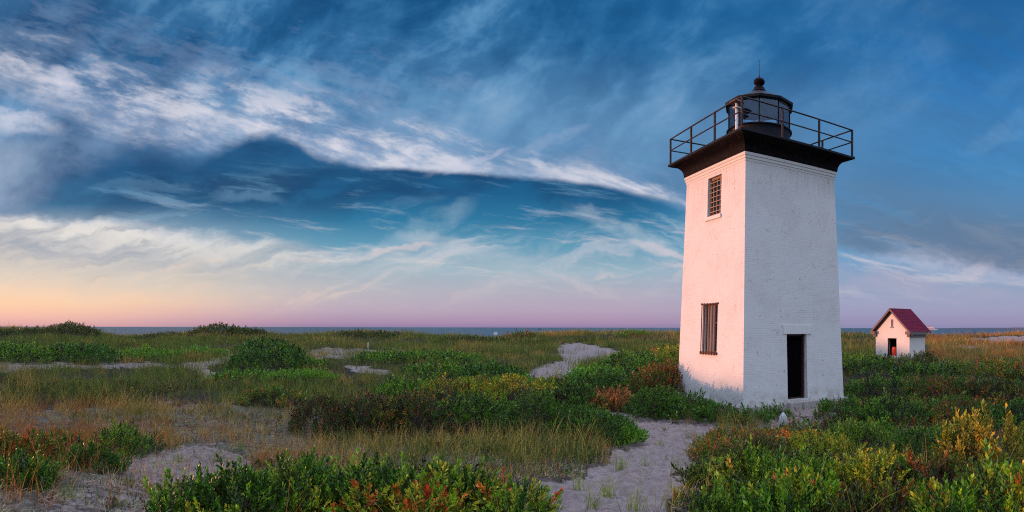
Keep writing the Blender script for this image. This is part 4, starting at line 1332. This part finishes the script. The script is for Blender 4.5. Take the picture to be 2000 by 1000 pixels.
def shrub(px, foot, top, wpx, depth, pal, label, rng, group='low shrubs spread over the dunes', name='shrub', dens=1.0, tall=1.0):
    fx, fy = ground_at(px, min(foot, 1016))
    r0 = math.hypot(fx, fy)
    if foot > 1016: r0 = max(3.9, r0 - (foot - 1016) * 0.012)
    a = (px - 1000) / F
    rc = r0 + depth / 2
    cx, cy = rc * math.sin(a), rc * math.cos(a)
    rx, ry = 1.16 * wpx * rc / F / 2, 1.12 * depth / 2
    zc_ = float(height(cx, cy))
    H = max(0.22, EYE - (top - 639.4) * (rc - 0.1 * depth) / F - zc_)
    H = min(H, 2.2)
    eu = np.array([math.cos(a), -math.sin(a)]); ev = np.array([math.sin(a), math.cos(a)])
    ELL.append((cx, cy, eu, ev, rx, ry))
    lod = next(l for l in LOD if rc < l[0])
    spc, protos = lod[1], lod[2]
    L = protos[0][0][:, 2].max()
    Hs = max(0.08, H - L * 0.55)
    seed = rng.rand() * 50
    def surf(u, v):
        rr = np.hypot(u, v); th = np.arctan2(v, u)
        edge = 0.86 + 0.34 * (fbm(np.cos(th) * 1.7 + seed, np.sin(th) * 1.7 + seed, 3) - .5) * 2
        q_ = np.clip(rr / edge, 0, 2)
        dome = np.clip(1 - q_ ** 2.4, 0, 1) ** 0.62
        X_, Y_ = u * rx, v * ry
        lump = 0.72 + 0.62 * (fbm(X_ * 1.15 + seed, Y_ * 1.15 + seed * 2, 3) - .32)
        lump2 = 0.16 * (fbm(X_ * 4 + seed, Y_ * 4, 2) - .5) * min(1, H)
        lump3 = (0.34 if rc < 30 else 0.15) * (fbm(X_ * 2.3 + seed * 5, Y_ * 2.3, 2) - .5) * min(1, H)
        return Hs * dome * lump + (lump2 + lump3) * dome, q_
    parts, brs = [], []
    area = PI * rx * ry
    steep = 1 + 0.9 * H / max(.3, min(rx, ry))
    for layer, (k, dep) in enumerate(((1.15, 0.0), (0.65, 0.35), (0.4, 0.7))):
        n = int(area * steep * k * dens / spc ** 2)
        n = min(n, 9000)
        u, v = rng.uniform(-1.15, 1.15, n * 2), rng.uniform(-1.15, 1.15, n * 2)
        # more shoots on the steep rim
        z, q_ = surf(u, v)
        fs_ = spc * 4.2
        gap = fbm(u * rx / fs_ + seed * 3, v * ry / fs_ + seed, 2)
        keep = (q_ < 1.0) & (rng.rand(len(u)) < (0.5 + 0.5 * q_ ** 2) * np.clip((gap - ((.36 if layer == 0 else .30) if rc < 30 else .22)) * 9, .04, 1))
        u, v, z, q_ = u[keep], v[keep], z[keep], q_[keep]
        e = 0.03
        zu = (surf(u + e, v)[0] - z) / (e * rx); zv = (surf(u, v + e)[0] - z) / (e * ry)
        nx = np.clip(-zu, -2.0, 2.0); ny = np.clip(-zv, -2.0, 2.0)
        X_ = cx + u * rx * eu[0] + v * ry * ev[0]; Y_ = cy + u * rx * eu[1] + v * ry * ev[1]
        axx = 0.42 * (nx * eu[0] + ny * ev[0]) + rng.normal(0, .30, len(u))
        axy = 0.42 * (nx * eu[1] + ny * ev[1]) + rng.normal(0, .30, len(u))
        axis = np.stack([axx, axy, np.full(len(u), 1.0 * tall ** 1.5)], 1)
        gz_ = height(X_, Y_)
        zz = gz_ + z * (1 - dep * rng.rand(len(u))) - L * 0.25
        zz = np.maximum(zz, gz_ - 0.02)
        scl = tall * rng.uniform(.65, 1.25, len(u)) * (1.0 if layer == 0 else .9)
        # a few shoots stand proud of the rest
        scl = np.where(rng.rand(len(u)) < .14, scl * 1.45, scl)
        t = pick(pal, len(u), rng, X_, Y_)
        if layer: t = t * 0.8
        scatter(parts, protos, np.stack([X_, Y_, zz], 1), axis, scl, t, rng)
    root = empty(name, (cx, cy, zc_), 0, label, 'shrub', group)
    if not parts:
        return root
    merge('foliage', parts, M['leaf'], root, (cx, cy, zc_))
    # branches
    nb = int(min(90, max(10, area * 16))) if rc < 30 else 8
    bv, bf = [(0, 0, -.06)], []
    for _ in range(nb):
        th = rng.uniform(0, 2 * PI); q0 = rng.uniform(0, .5); q1 = min(.92, q0 + rng.uniform(.1, .5))
        u0_, v0_ = q0 * math.cos(th), q0 * math.sin(th); u1_, v1_ = q1 * math.cos(th + .3), q1 * math.sin(th + .3)
        z1_ = float(surf(np.array(u1_), np.array(v1_))[0]) * (rng.uniform(.8, 1.05) if rng.rand() < .6 else rng.uniform(1.1, 1.5))
        def w_(u, v, z):
            X_ = u * rx * eu[0] + v * ry * ev[0]; Y_ = u * rx * eu[1] + v * ry * ev[1]
            return (X_, Y_, float(height(cx + X_, cy + Y_)) - zc_ + z)
        p0, p2 = Vector(w_(u0_, v0_, -.03)), Vector(w_(u1_, v1_, z1_))
        p1 = (p0 + p2) / 2 + Vector((0, 0, .12 * z1_)) + Vector(rng.normal(0, .04, 3))
        rd_ = .006 + .006 * rng.rand() + (0.006 if rc > 16 else 0)
        n0 = len(bv)
        for p_, r_ in ((p0, rd_), (p1, rd_ * .8), (p2, rd_ * .3)):
            for a_ in (0, 2.09, 4.19):
                bv.append((p_.x + r_ * math.cos(a_), p_.y + r_ * math.sin(a_), p_.z))
        for k in range(3):
            j = (k + 1) % 3
            bf.append((0, n0 + j, n0 + k))
            for l_ in (0, 3): bf.append((n0 + l_ + k, n0 + l_ + j, n0 + l_ + 3 + j, n0 + l_ + 3 + k))
        bf.append((n0 + 6, n0 + 7, n0 + 8))
    bme = bpy.data.meshes.new('branches'); bme.from_pydata(bv, [], bf); bme.materials.append(M['bark'])
    link_mesh('branches', bme, root)
    return root


rng = np.random.RandomState(11)
SHRUBS = [
    # px, foot, top, width, depth, palette, label
    (140, 658, 630, 105, 7, 'dark', 'rounded dark shrub on the dune crest at the far left against the pink sky'),
    (60, 660, 642, 130, 5, 'dark', 'low flat shrub on the crest beside the rounded one at far left'),
    (425, 657, 631, 110, 7, 'dark', 'brownish rounded shrub on the dune crest against the sea'),
    (490, 660, 641, 80, 6, 'dark', 'low dark shrub trailing right from the brownish crest shrub'),
    (30, 712, 671, 170, 5, 'mid', 'long low green shrub at the left edge in the middle distance'),
    (165, 713, 670, 160, 5, 'deep', 'low dark green shrub bordering the sandy track at left'),
    (285, 707, 682, 110, 3.4, 'bright', 'bright green low shrub starting the strip left of the sandy trail'),
    (385, 702, 679, 100, 3.4, 'bright', 'bright green low shrub ending beside the sandy trail'),
    (527, 704, 657, 132, 5, 'deep', 'large domed dark green shrub behind its twin in the left middle distance'),
    (520, 730, 676, 170, 4, 'deep', 'large domed green shrub in front of its twin in the left middle distance'),
    (610, 724, 702, 70, 2.5, 'mid', 'small low shrub trailing off the right of the domed shrubs'),
    (470, 752, 726, 130, 2.6, 'mid', 'low green shrub under the left side of the front domed shrub'),
    (590, 752, 724, 150, 2.6, 'bright', 'wide low green shrub under the right side of the front domed shrub'),
    (750, 712, 688, 110, 4, 'mid', 'low green shrub right of the sand patch left of centre'),
    (860, 716, 686, 150, 5, 'mid', 'wide low green shrub in the centre middle distance'),
    (925, 672, 655, 120, 5, 'dark', 'low dark shrub below the beach sign'),
    (1235, 660, 643, 60, 4, 'mid', 'small green shrub on the crest left of the lighthouse'),
    (1015, 664, 645, 60, 4, 'red', 'small reddish shrub on the dune crest right of the beach sign'),
    (300, 668, 652, 90, 4, 'dark', 'low grey green shrub on the crest between the two rounded ones'),
    (720, 662, 645, 130, 4, 'dark', 'dark brown scrub shrub on the crest left of centre'),
    (850, 745, 710, 130, 3.5, 'mid', 'green shrub at the far edge of the central thicket'),
    (960, 752, 710, 130, 4, 'deep', 'dark green shrub at the far edge of the central thicket near the path'),
    (1015, 764, 738, 110, 3.2, 'bright', 'green shrub nearest the sandy bend of the path'),
    (800, 790, 745, 130, 3.2, 'mid', 'green shrub at the left of the central thicket'),
    (900, 800, 734, 150, 3.2, 'yellow', 'yellowish green shrub in the middle of the central thicket'),
    (1020, 805, 736, 160, 3.2, 'yellow', 'yellow tipped shrub on the crown of the central thicket'),
    (1110, 812, 744, 130, 3.0, 'deep', 'deep green shrub at the right of the central thicket'),
    (930, 850, 768, 150, 2.6, 'deep', 'dark green shrub at the near left of the central thicket'),
    (1050, 862, 766, 150, 2.6, 'deep', 'dark green leafy shrub at the near middle of the central thicket'),
    (1160, 872, 786, 150, 2.4, 'deep', 'dark green shrub ending the central thicket beside the path'),
    (1225, 868, 828, 60, 1.2, 'bright', 'small green shrub spilling onto the path'),
    (820, 862, 762, 120, 2.2, 'brown', 'dark brown shrub with yellow shoots left of the central thicket'),
    (730, 858, 760, 130, 2.4, 'brown', 'dark red brown shrub among the grass left of the thicket'),
    (630, 862, 774, 130, 2.2, 'brown', 'brown withered shrub at the left end of the brown row'),
    (540, 802, 756, 130, 2.4, 'orange', 'orange and green shrub standing in the grass left of centre'),
    (1158, 750, 714, 90, 4, 'bright', 'green shrub at the left corner of the thicket behind the path'),
    (1235, 738, 684, 140, 4.5, 'mid', 'wide green shrub at the top of the thicket left of the lighthouse'),
    (1310, 735, 674, 120, 4.5, 'yellow', 'yellow flecked shrub touching the left edge of the lighthouse'),
    (1180, 778, 725, 120, 3, 'deep', 'dark green shrub in the left thicket behind the pink one'),
    (1290, 785, 704, 150, 3.5, 'red', 'orange flecked shrub left of the lighthouse'),
    (1195, 803, 757, 90, 1.6, 'pink', 'dry pinkish brown shrub beside the path left of the lighthouse'),
    (1275, 818, 754, 110, 2.2, 'deep', 'dark green shrub between the pink brown one and the lighthouse base'),
    (1345, 822, 762, 110, 1.5, 'rose', 'leafy rose bush below the lighthouse window'),
    (1408, 826, 778, 90, 1.0, 'rose', 'leafy rose bush under the sunlit face near the lighthouse corner'),
    (1462, 828, 796, 66, .7, 'rose', 'small rose bush at the front corner of the lighthouse'),
    (1512, 820, 788, 46, .6, 'rose', 'small leafy bush against the foundation left of the doorway'),
    (1640, 822, 772, 90, 1.2, 'rose', 'green bush right of the doorway against the lighthouse wall'),
    (1700, 738, 694, 110, 4, 'deep', 'dark green shrub just right of the lighthouse below the small house'),
    (1690, 718, 692, 110, 2.4, 'mid', 'green shrub before the small house front'),
    (1765, 716, 692, 70, 2.0, 'grey', 'grey green shrub at the near corner of the small house'),
    (1806, 712, 684, 46, 1.6, 'dark', 'dark shrub against the right wall of the small house'),
    (1810, 740, 706, 130, 3.5, 'deep', 'dark green shrub below the right corner of the small house'),
    (1920, 742, 702, 150, 3.5, 'orange', 'orange tinted shrub in the right middle distance'),
    (2030, 742, 698, 120, 3.5, 'red', 'red tinted shrub at the right edge in the middle distance'),
    (1720, 788, 732, 130, 3, 'deep', 'dark green shrub right of the lighthouse base'),
    (1830, 785, 730, 150, 3, 'red', 'red and green shrub in the right thicket'),
    (1950, 788, 734, 150, 3, 'brown', 'brownish shrub at the right of the right thicket'),
    (1740, 838, 768, 140, 2.2, 'deep', 'deep green shrub near the doorway side of the right thicket'),
    (1870, 836, 768, 150, 2.2, 'red', 'reddish brown flecked shrub above the golden one'),
    (1990, 838, 772, 130, 2.2, 'deep', 'dark green shrub behind the golden one at the right edge'),
    (1440, 868, 836, 110, 1.2, 'salmon', 'low salmon tinted shrub beside the path before the lighthouse'),
    (1540, 862, 832, 130, 1.2, 'salmon', 'low salmon and green shrub below the stone slab'),
    (1400, 900, 852, 100, 1.2, 'salmon', 'low reddish shrub at the bend of the path'),
    (1480, 905, 850, 120, 1.3, 'grey', 'grassy grey green shrub near the path'),
    (1590, 900, 838, 160, 1.5, 'yellow', 'yellow tipped shrub in the right foreground row'),
    (1700, 880, 824, 150, 1.6, 'mid', 'fresh green shrub in the right foreground row'),
    (1800, 900, 832, 150, 1.6, 'deep', 'dark green shrub left of the golden one'),
    (1925, 920, 818, 170, 1.3, 'gold', 'tall golden leafy shrub at the right edge'),
    (1380, 955, 902, 80, .8, 'deep', 'small rounded dark green shrub beside the sandy path'),
    (1470, 965, 888, 130, 1.2, 'mid', 'green shrub of upright shoots right of the path'),
    (1580, 975, 885, 150, 1.2, 'mid', 'leafy green shrub in the middle of the right foreground'),
    (1700, 975, 880, 160, 1.2, 'yellow', 'yellow green shrub in the middle of the right foreground'),
    (1820, 975, 890, 150, 1.2, 'red', 'thin red flecked shrub under the golden one'),
    (1950, 985, 900, 130, 1.1, 'orange', 'orange flecked shrub under the golden one at the right edge'),
    (1440, 1060, 955, 150, 1.0, 'mid', 'green shrub at the bottom edge beside the path'),
    (1560, 1075, 945, 170, 1.1, 'near', 'leafy shrub with upright shoots at the bottom edge right of the path'),
    (1700, 1080, 960, 170, 1.1, 'brown', 'brown twiggy shrub at the bottom edge of the right foreground'),
    (1830, 1075, 955, 150, 1.1, 'near', 'red leaved shrub at the bottom edge toward the right corner'),
    (1960, 1075, 945, 160, 1.0, 'near', 'golden tipped shrub in the bottom right corner'),
    (370, 1040, 938, 130, 1.0, 'near', 'green shrub at the left end of the bottom foreground thicket'),
    (470, 1050, 918, 150, 1.1, 'near', 'leafy shrub with red tips in the bottom foreground left of centre'),
    (590, 1050, 900, 160, 1.2, 'near', 'tall leafy shrub with orange shoots in the bottom foreground'),
    (710, 1055, 905, 150, 1.2, 'near', 'dense green shrub with red shoots in the bottom foreground'),
    (820, 1060, 905, 150, 1.2, 'near', 'green shrub in the middle of the bottom foreground'),
    (920, 1060, 915, 140, 1.1, 'near', 'green shrub with tall grass blades in the bottom foreground'),
    (1010, 1070, 945, 100, .9, 'near', 'low leafy shrub at the path end of the bottom foreground'),
    (20, 918, 846, 150, 1.3, 'autumn', 'orange tipped shrub at the left edge of the foreground'),
    (120, 900, 838, 130, 1.3, 'autumn', 'orange tipped shrub second from the left edge of the foreground'),
    (250, 898, 832, 120, 1.2, 'mid', 'green shrub above the little sand bluff'),
    (180, 925, 868, 100, .8, 'deep', 'dark green shrub below the orange tipped ones'),
    (50, 960, 890, 110, .9, 'deep', 'dark green shrub at the left edge below the orange tipped one'),
]
for s in SHRUBS:
    o_ = {'tall golden': dict(tall=1.6, dens=.6), 'golden tipped': dict(tall=1.5, dens=.6), 'green shrub of upright': dict(tall=1.12, dens=.9), 'leafy shrub with upright': dict(tall=1.12, dens=.9)}
    shrub(*s[:7], rng, **next((v for k, v in o_.items() if s[6].startswith(k)), {}))


def outside(x, y, pad=0.0):
    """False where a shrub, the lighthouse or the small house stands."""
    ok = np.ones(x.shape, bool)
    for cx, cy, eu, ev, rx, ry in ELL:
        u = ((x - cx) * eu[0] + (y - cy) * eu[1]) / (rx * .9); v = ((x - cx) * ev[0] + (y - cy) * ev[1]) / (ry * .9)
        ok &= (u * u + v * v) > (1 - pad)
    for (cx, cy), hx, hy in ((TC, 2.5, 2.5), (HC, 1.15, 1.85)):
        u = (x - cx) * math.cos(TROT) + (y - cy) * math.sin(TROT); v = -(x - cx) * math.sin(TROT) + (y - cy) * math.cos(TROT)
        ok &= ~((np.abs(u) < hx) & (np.abs(v) < hy))
    return ok


def field(r0, r1, dens, rng, half=60):
    a0 = rad(half)
    n = int(a0 * (r1 * r1 - r0 * r0) * dens)
    a = rng.uniform(-a0, a0, n); r = np.sqrt(rng.uniform(r0 * r0, r1 * r1, n))
    return r * np.sin(a), r * np.cos(a)


# grass
def gcol(x, y, n, rng, warm):
    cs = np.array([L3(84, 104, 44), L3(112, 118, 54), L3(72, 86, 40), L3(132, 120, 66), L3(164, 132, 82), L3(150, 100, 60)])
    u = np.clip(0.35 * rng.rand(n) + 0.5 * np.clip((fbm(x / 2.8 + 70, y / 2.8 + 12, 3) - .5) * 2.2 + .4, 0, 1) + warm, 0, .999)
    return cs[(u * 6).astype(int)]


GP = []
gr = np.random.RandomState(21)
for r0, r1, dens, nb, H, w, seg, rad_ in ((1.9, 4.2, 10, 10, .45, .0050, 4, .06), (4.2, 10, 20, 12, .50, .0050, 4, .06), (10, 20, 17, 14, .52, .008, 3, .09), (20, 34, 13, 14, .72, .012, 3, .14),
                                         (34, 60, 9, 14, .75, .020, 3, .25), (60, 108, 4.5, 12, .80, .040, 2, .4)):
    protos = [tuft(gr, nb, H, w, seg, .30, rad_) for _ in range(7)]
    x, y = field(r0, r1, dens, gr)
    z = height(x, y)
    s_, t_ = masks(x, y, z)
    px, py = to_px(x, y, z)
    pr = np.clip((fbm(x / 3 + 5, y / 3 + 9, 3) - .26) * 2.6, 0.1, 1)
    pr = np.where(s_ > .75, .012, np.where(s_ > .45, .30 * pr, np.where(s_ > .25, .62 * pr, pr)))
    pr = np.where(t_ & (r0 < 30), pr * .13, pr)
    near_band = (r0 < 15)
    pr = np.where((px < 330) & (py > 800) & (py < 925) & (s_ < .4), np.maximum(pr, .8), pr)
    pr = np.where(near_band & (py > 862) & (py < 905) & (px > 540) & (px < 1180) & (s_ < .4), np.maximum(pr, .9), pr)
    ok = (gr.rand(len(x)) < pr) & (outside(x, y) | (gr.rand(len(x)) < np.where((px < 330) & (py > 810) & (py < 930), .8, .55 if r0 < 9 else .36 if r0 < 16 else .12)))
    ok &= ~((np.hypot(x - TC[0], y - TC[1]) < 2.6))
    x, y, z, px, py = x[ok], y[ok], z[ok], px[ok], py[ok]
    warm = np.where((py > 830) & (px < 1250), .24, 0) + np.where((px > 1800) & (py < 705), .40, 0) + np.where((px > 980) & (px < 1340) & (py < 676), .12, 0) + np.where((py < 672) & (px < 1000), -.02, 0) + np.where((px < 640) & (py > 790), .30, 0) - np.where((py > 670) & (py < 790) & (px < 1000), .04, 0)
    c = gcol(x, y, len(x), gr, warm)
    ax_ = np.stack([gr.normal(.10, .12, len(x)), gr.normal(0, .12, len(x)), np.ones(len(x))], 1)
    sc_ = gr.uniform(.5, 1.25, len(x)) * (0.35 + 1.2 * fbm(x / 3.2, y / 3.2, 3))
    sc_ = sc_ * np.where(outside(x, y), 1.0, 1.35 if r0 < 9 else 1.1)
    scatter(GP, protos, np.stack([x, y, z - .02], 1), ax_, sc_, c, gr, tipk=1.0)
gob = merge('beach_grass', GP, M['grass'])
tag(gob, 'olive and tan beach grass growing in soft drifts over the dunes', 'grass', kind='stuff')

# leafy ground cover that fills the gaps of the thickets
CP = []
for r0, r1, dens, li, sc0 in ((1.9, 4.2, 60, 0, .8), (4.2, 9.5, 110, 0, .85), (9.5, 16, 90, 1, 1.0), (16, 30, 48, 2, 1.25), (30, 58, 4.5, 3, .7), (58, 96, 1.4, 4, .6)):
    x, y = field(r0, r1, dens, gr)
    z = height(x, y)
    s_, t_ = masks(x, y, z)
    px, py = to_px(x, y, z)
    pr = np.where(t_, .9, np.clip((fbm(x / 3 + 25, y / 3 + 2, 3) - .50) * 5, 0, .7))
    pr = np.where(s_ > .7, .004, np.where(s_ > .4, .12 * pr, pr))
    h_ = (s_ > .25) & (s_ < .6) & (r0 < 17)
    pr = np.where(h_, .34 * np.clip((fbm(x / .9 + 3, y / .9 + 61, 3) - .38) * 8, 0, 1.8), pr)
    ok = (gr.rand(len(x)) < pr) & outside(x, y, .25) & ~(np.hypot(x - TC[0], y - TC[1]) < 2.6)
    x, y, z, px, t_ = x[ok], y[ok], z[ok], px[ok], t_[ok]
    c = np.where(t_[:, None], pick('mid', len(x), gr, x, y), pick('dark', len(x), gr, x, y))
    hz_ = h_[ok]
    c = np.where((fbm(x / 2.4 + 90, y / 2.4 + 7, 3) > .54)[:, None] & (gr.rand(len(x)) < .75)[:, None], pick('brown', len(x), gr, x, y), c)
    c = np.where(hz_[:, None], pick('heath', len(x), gr, x, y), c)
    rd_ = pick('red', len(x), gr, x, y)
    c = np.where((gr.rand(len(x)) < np.where(px > 1650, .5, .18))[:, None], rd_, c)
    ax_ = np.stack([gr.normal(0, .35, len(x)), gr.normal(0, .35, len(x)), np.ones(len(x))], 1)
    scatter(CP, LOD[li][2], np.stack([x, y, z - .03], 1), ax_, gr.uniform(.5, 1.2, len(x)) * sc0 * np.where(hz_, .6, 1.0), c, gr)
cob = merge('ground_cover', CP, M['leaf'])
tag(cob, 'leafy green and reddish ground cover filling the gaps between the shrubs', 'ground cover', kind='stuff')

# dry twigs, fallen stems and grey moss on the bare ground
TP = []
tw = [twig(gr, 6, .13) for _ in range(8)]
x, y = field(1.9, 18, 60, gr)
z = height(x, y); s_, t_ = masks(x, y, z)
pr = np.where(s_ > .8, .045, np.where(s_ > .25, .9, .6))
ok = (gr.rand(len(x)) < pr)
x, y, z = x[ok], y[ok], z[ok]
cs = np.array([L3(120, 98, 88), L3(88, 70, 62), L3(150, 132, 118), L3(66, 52, 48), L3(128, 132, 110)])
scatter(TP, tw, np.stack([x, y, z], 1), np.tile([[0, 0, 1.]], (len(x), 1)), gr.uniform(.6, 1.6, len(x)), cs[gr.randint(0, 5, len(x))], gr)
tob = merge('dry_twigs', TP, M['twig'])
tag(tob, 'fallen dry twigs and grey moss scattered on the sandy ground', 'litter', kind='stuff')

# single tufts and seedlings on the sand of the path
def single(name, px, py, kind, H, n, label, cat, group):
    X_, Y_ = ground_at(px, py); Z_ = float(height(X_, Y_)) - .05
    parts = []
    if kind == 'grass':
        pr_ = [tuft(gr, n, H, .006, 4, .45, .05)]
        scatter(parts, pr_, np.array([[X_, Y_, Z_ + .02]]), np.array([[.05, 0, 1.]]), np.array([1.0]), np.array([L3(110, 132, 62)]), gr, tipk=.7)
        m_ = M['grass']
    else:
        k = n
        th = gr.uniform(0, 2 * PI, k)
        ax_ = np.stack([np.cos(th) * .7, np.sin(th) * .7, np.ones(k)], 1)
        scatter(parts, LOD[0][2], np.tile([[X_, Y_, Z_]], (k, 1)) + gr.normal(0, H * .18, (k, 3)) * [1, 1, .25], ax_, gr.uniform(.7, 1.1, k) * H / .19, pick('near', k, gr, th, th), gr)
        m_ = M['leaf']
    o = merge(name, parts, m_, None, (X_, Y_, Z_))
    o.location = (X_, Y_, Z_)
    return tag(o, label, cat, group)
gl_ = 'lone grass tufts on the sandy path'
for px_, py_, n_, h_g, lb_ in ((1262, 905, 24, .30, 'sparse grass tuft in the middle of the foreground path'), (1290, 865, 30, .26, 'low grass tuft where the path bends before the lighthouse'),
                               (1240, 985, 34, .30, 'spreading grass tuft at the bottom edge of the path'), (1160, 985, 30, .34, 'sparse tall grass tuft at the bottom left of the path'),
                               (1345, 850, 40, .30, 'green grass tuft at the right corner where the path meets the lighthouse plants'), (420, 905, 40, .36, 'tan grass tuft on the right side of the sand bluff'),
                               (300, 915, 24, .3, 'thin grass tuft in the middle of the sand bluff'), (470, 880, 50, .36, 'bushy tan tuft above the sand bluff'), (130, 975, 50, .3, 'matted grass tuft on the sand near the bottom left corner')):
    single('grass_tuft', px_, py_, 'grass', h_g, n_, lb_, 'grass tuft', gl_)
single('grass_tuft', 1212, 912, 'grass', .36, 70, 'bushy green grass tuft on the sand at the left of the path', 'grass tuft', gl_)
single('grass_tuft', 1188, 962, 'grass', .30, 60, 'spreading grass tuft lower on the sand left of the path', 'grass tuft', gl_)
single('grass_tuft', 1135, 950, 'grass', .42, 26, 'thin tall grass tuft on the sand near the leafy shrub end', 'grass tuft', gl_)
single('grass_tuft', 1145, 905, 'grass', .45, 70, 'tan and green grass clump where sand meets the grass', 'grass tuft', gl_)
single('grass_tuft', 1320, 905, 'grass', .36, 30, 'thin grass tuft on the right bank of the path', 'grass tuft', gl_)
single('grass_tuft', 250, 950, 'grass', .30, 50, 'drooping grass tuft below the sand bluff at lower left', 'grass tuft', gl_)
single('grass_tuft', 350, 905, 'grass', .40, 36, 'green grass tuft standing on the sand bluff at lower left', 'grass tuft', gl_)
sg_ = 'small leafy seedlings on the sand'
single('seedling', 1325, 965, 'leaf', .17, 9, 'bright green leafy seedling at the right side of the path', 'seedling', sg_)
single('seedling', 1302, 890, 'leaf', .10, 4, 'tiny green seedling in the middle of the sandy path', 'seedling', sg_)
single('seedling', 1300, 838, 'leaf', .14, 9, 'low green seedling patch on the gravel before the lighthouse', 'seedling', sg_)
single('seedling', 232, 988, 'leaf', .15, 8, 'creeping green seedling on the sand in the bottom left', 'seedling', sg_)
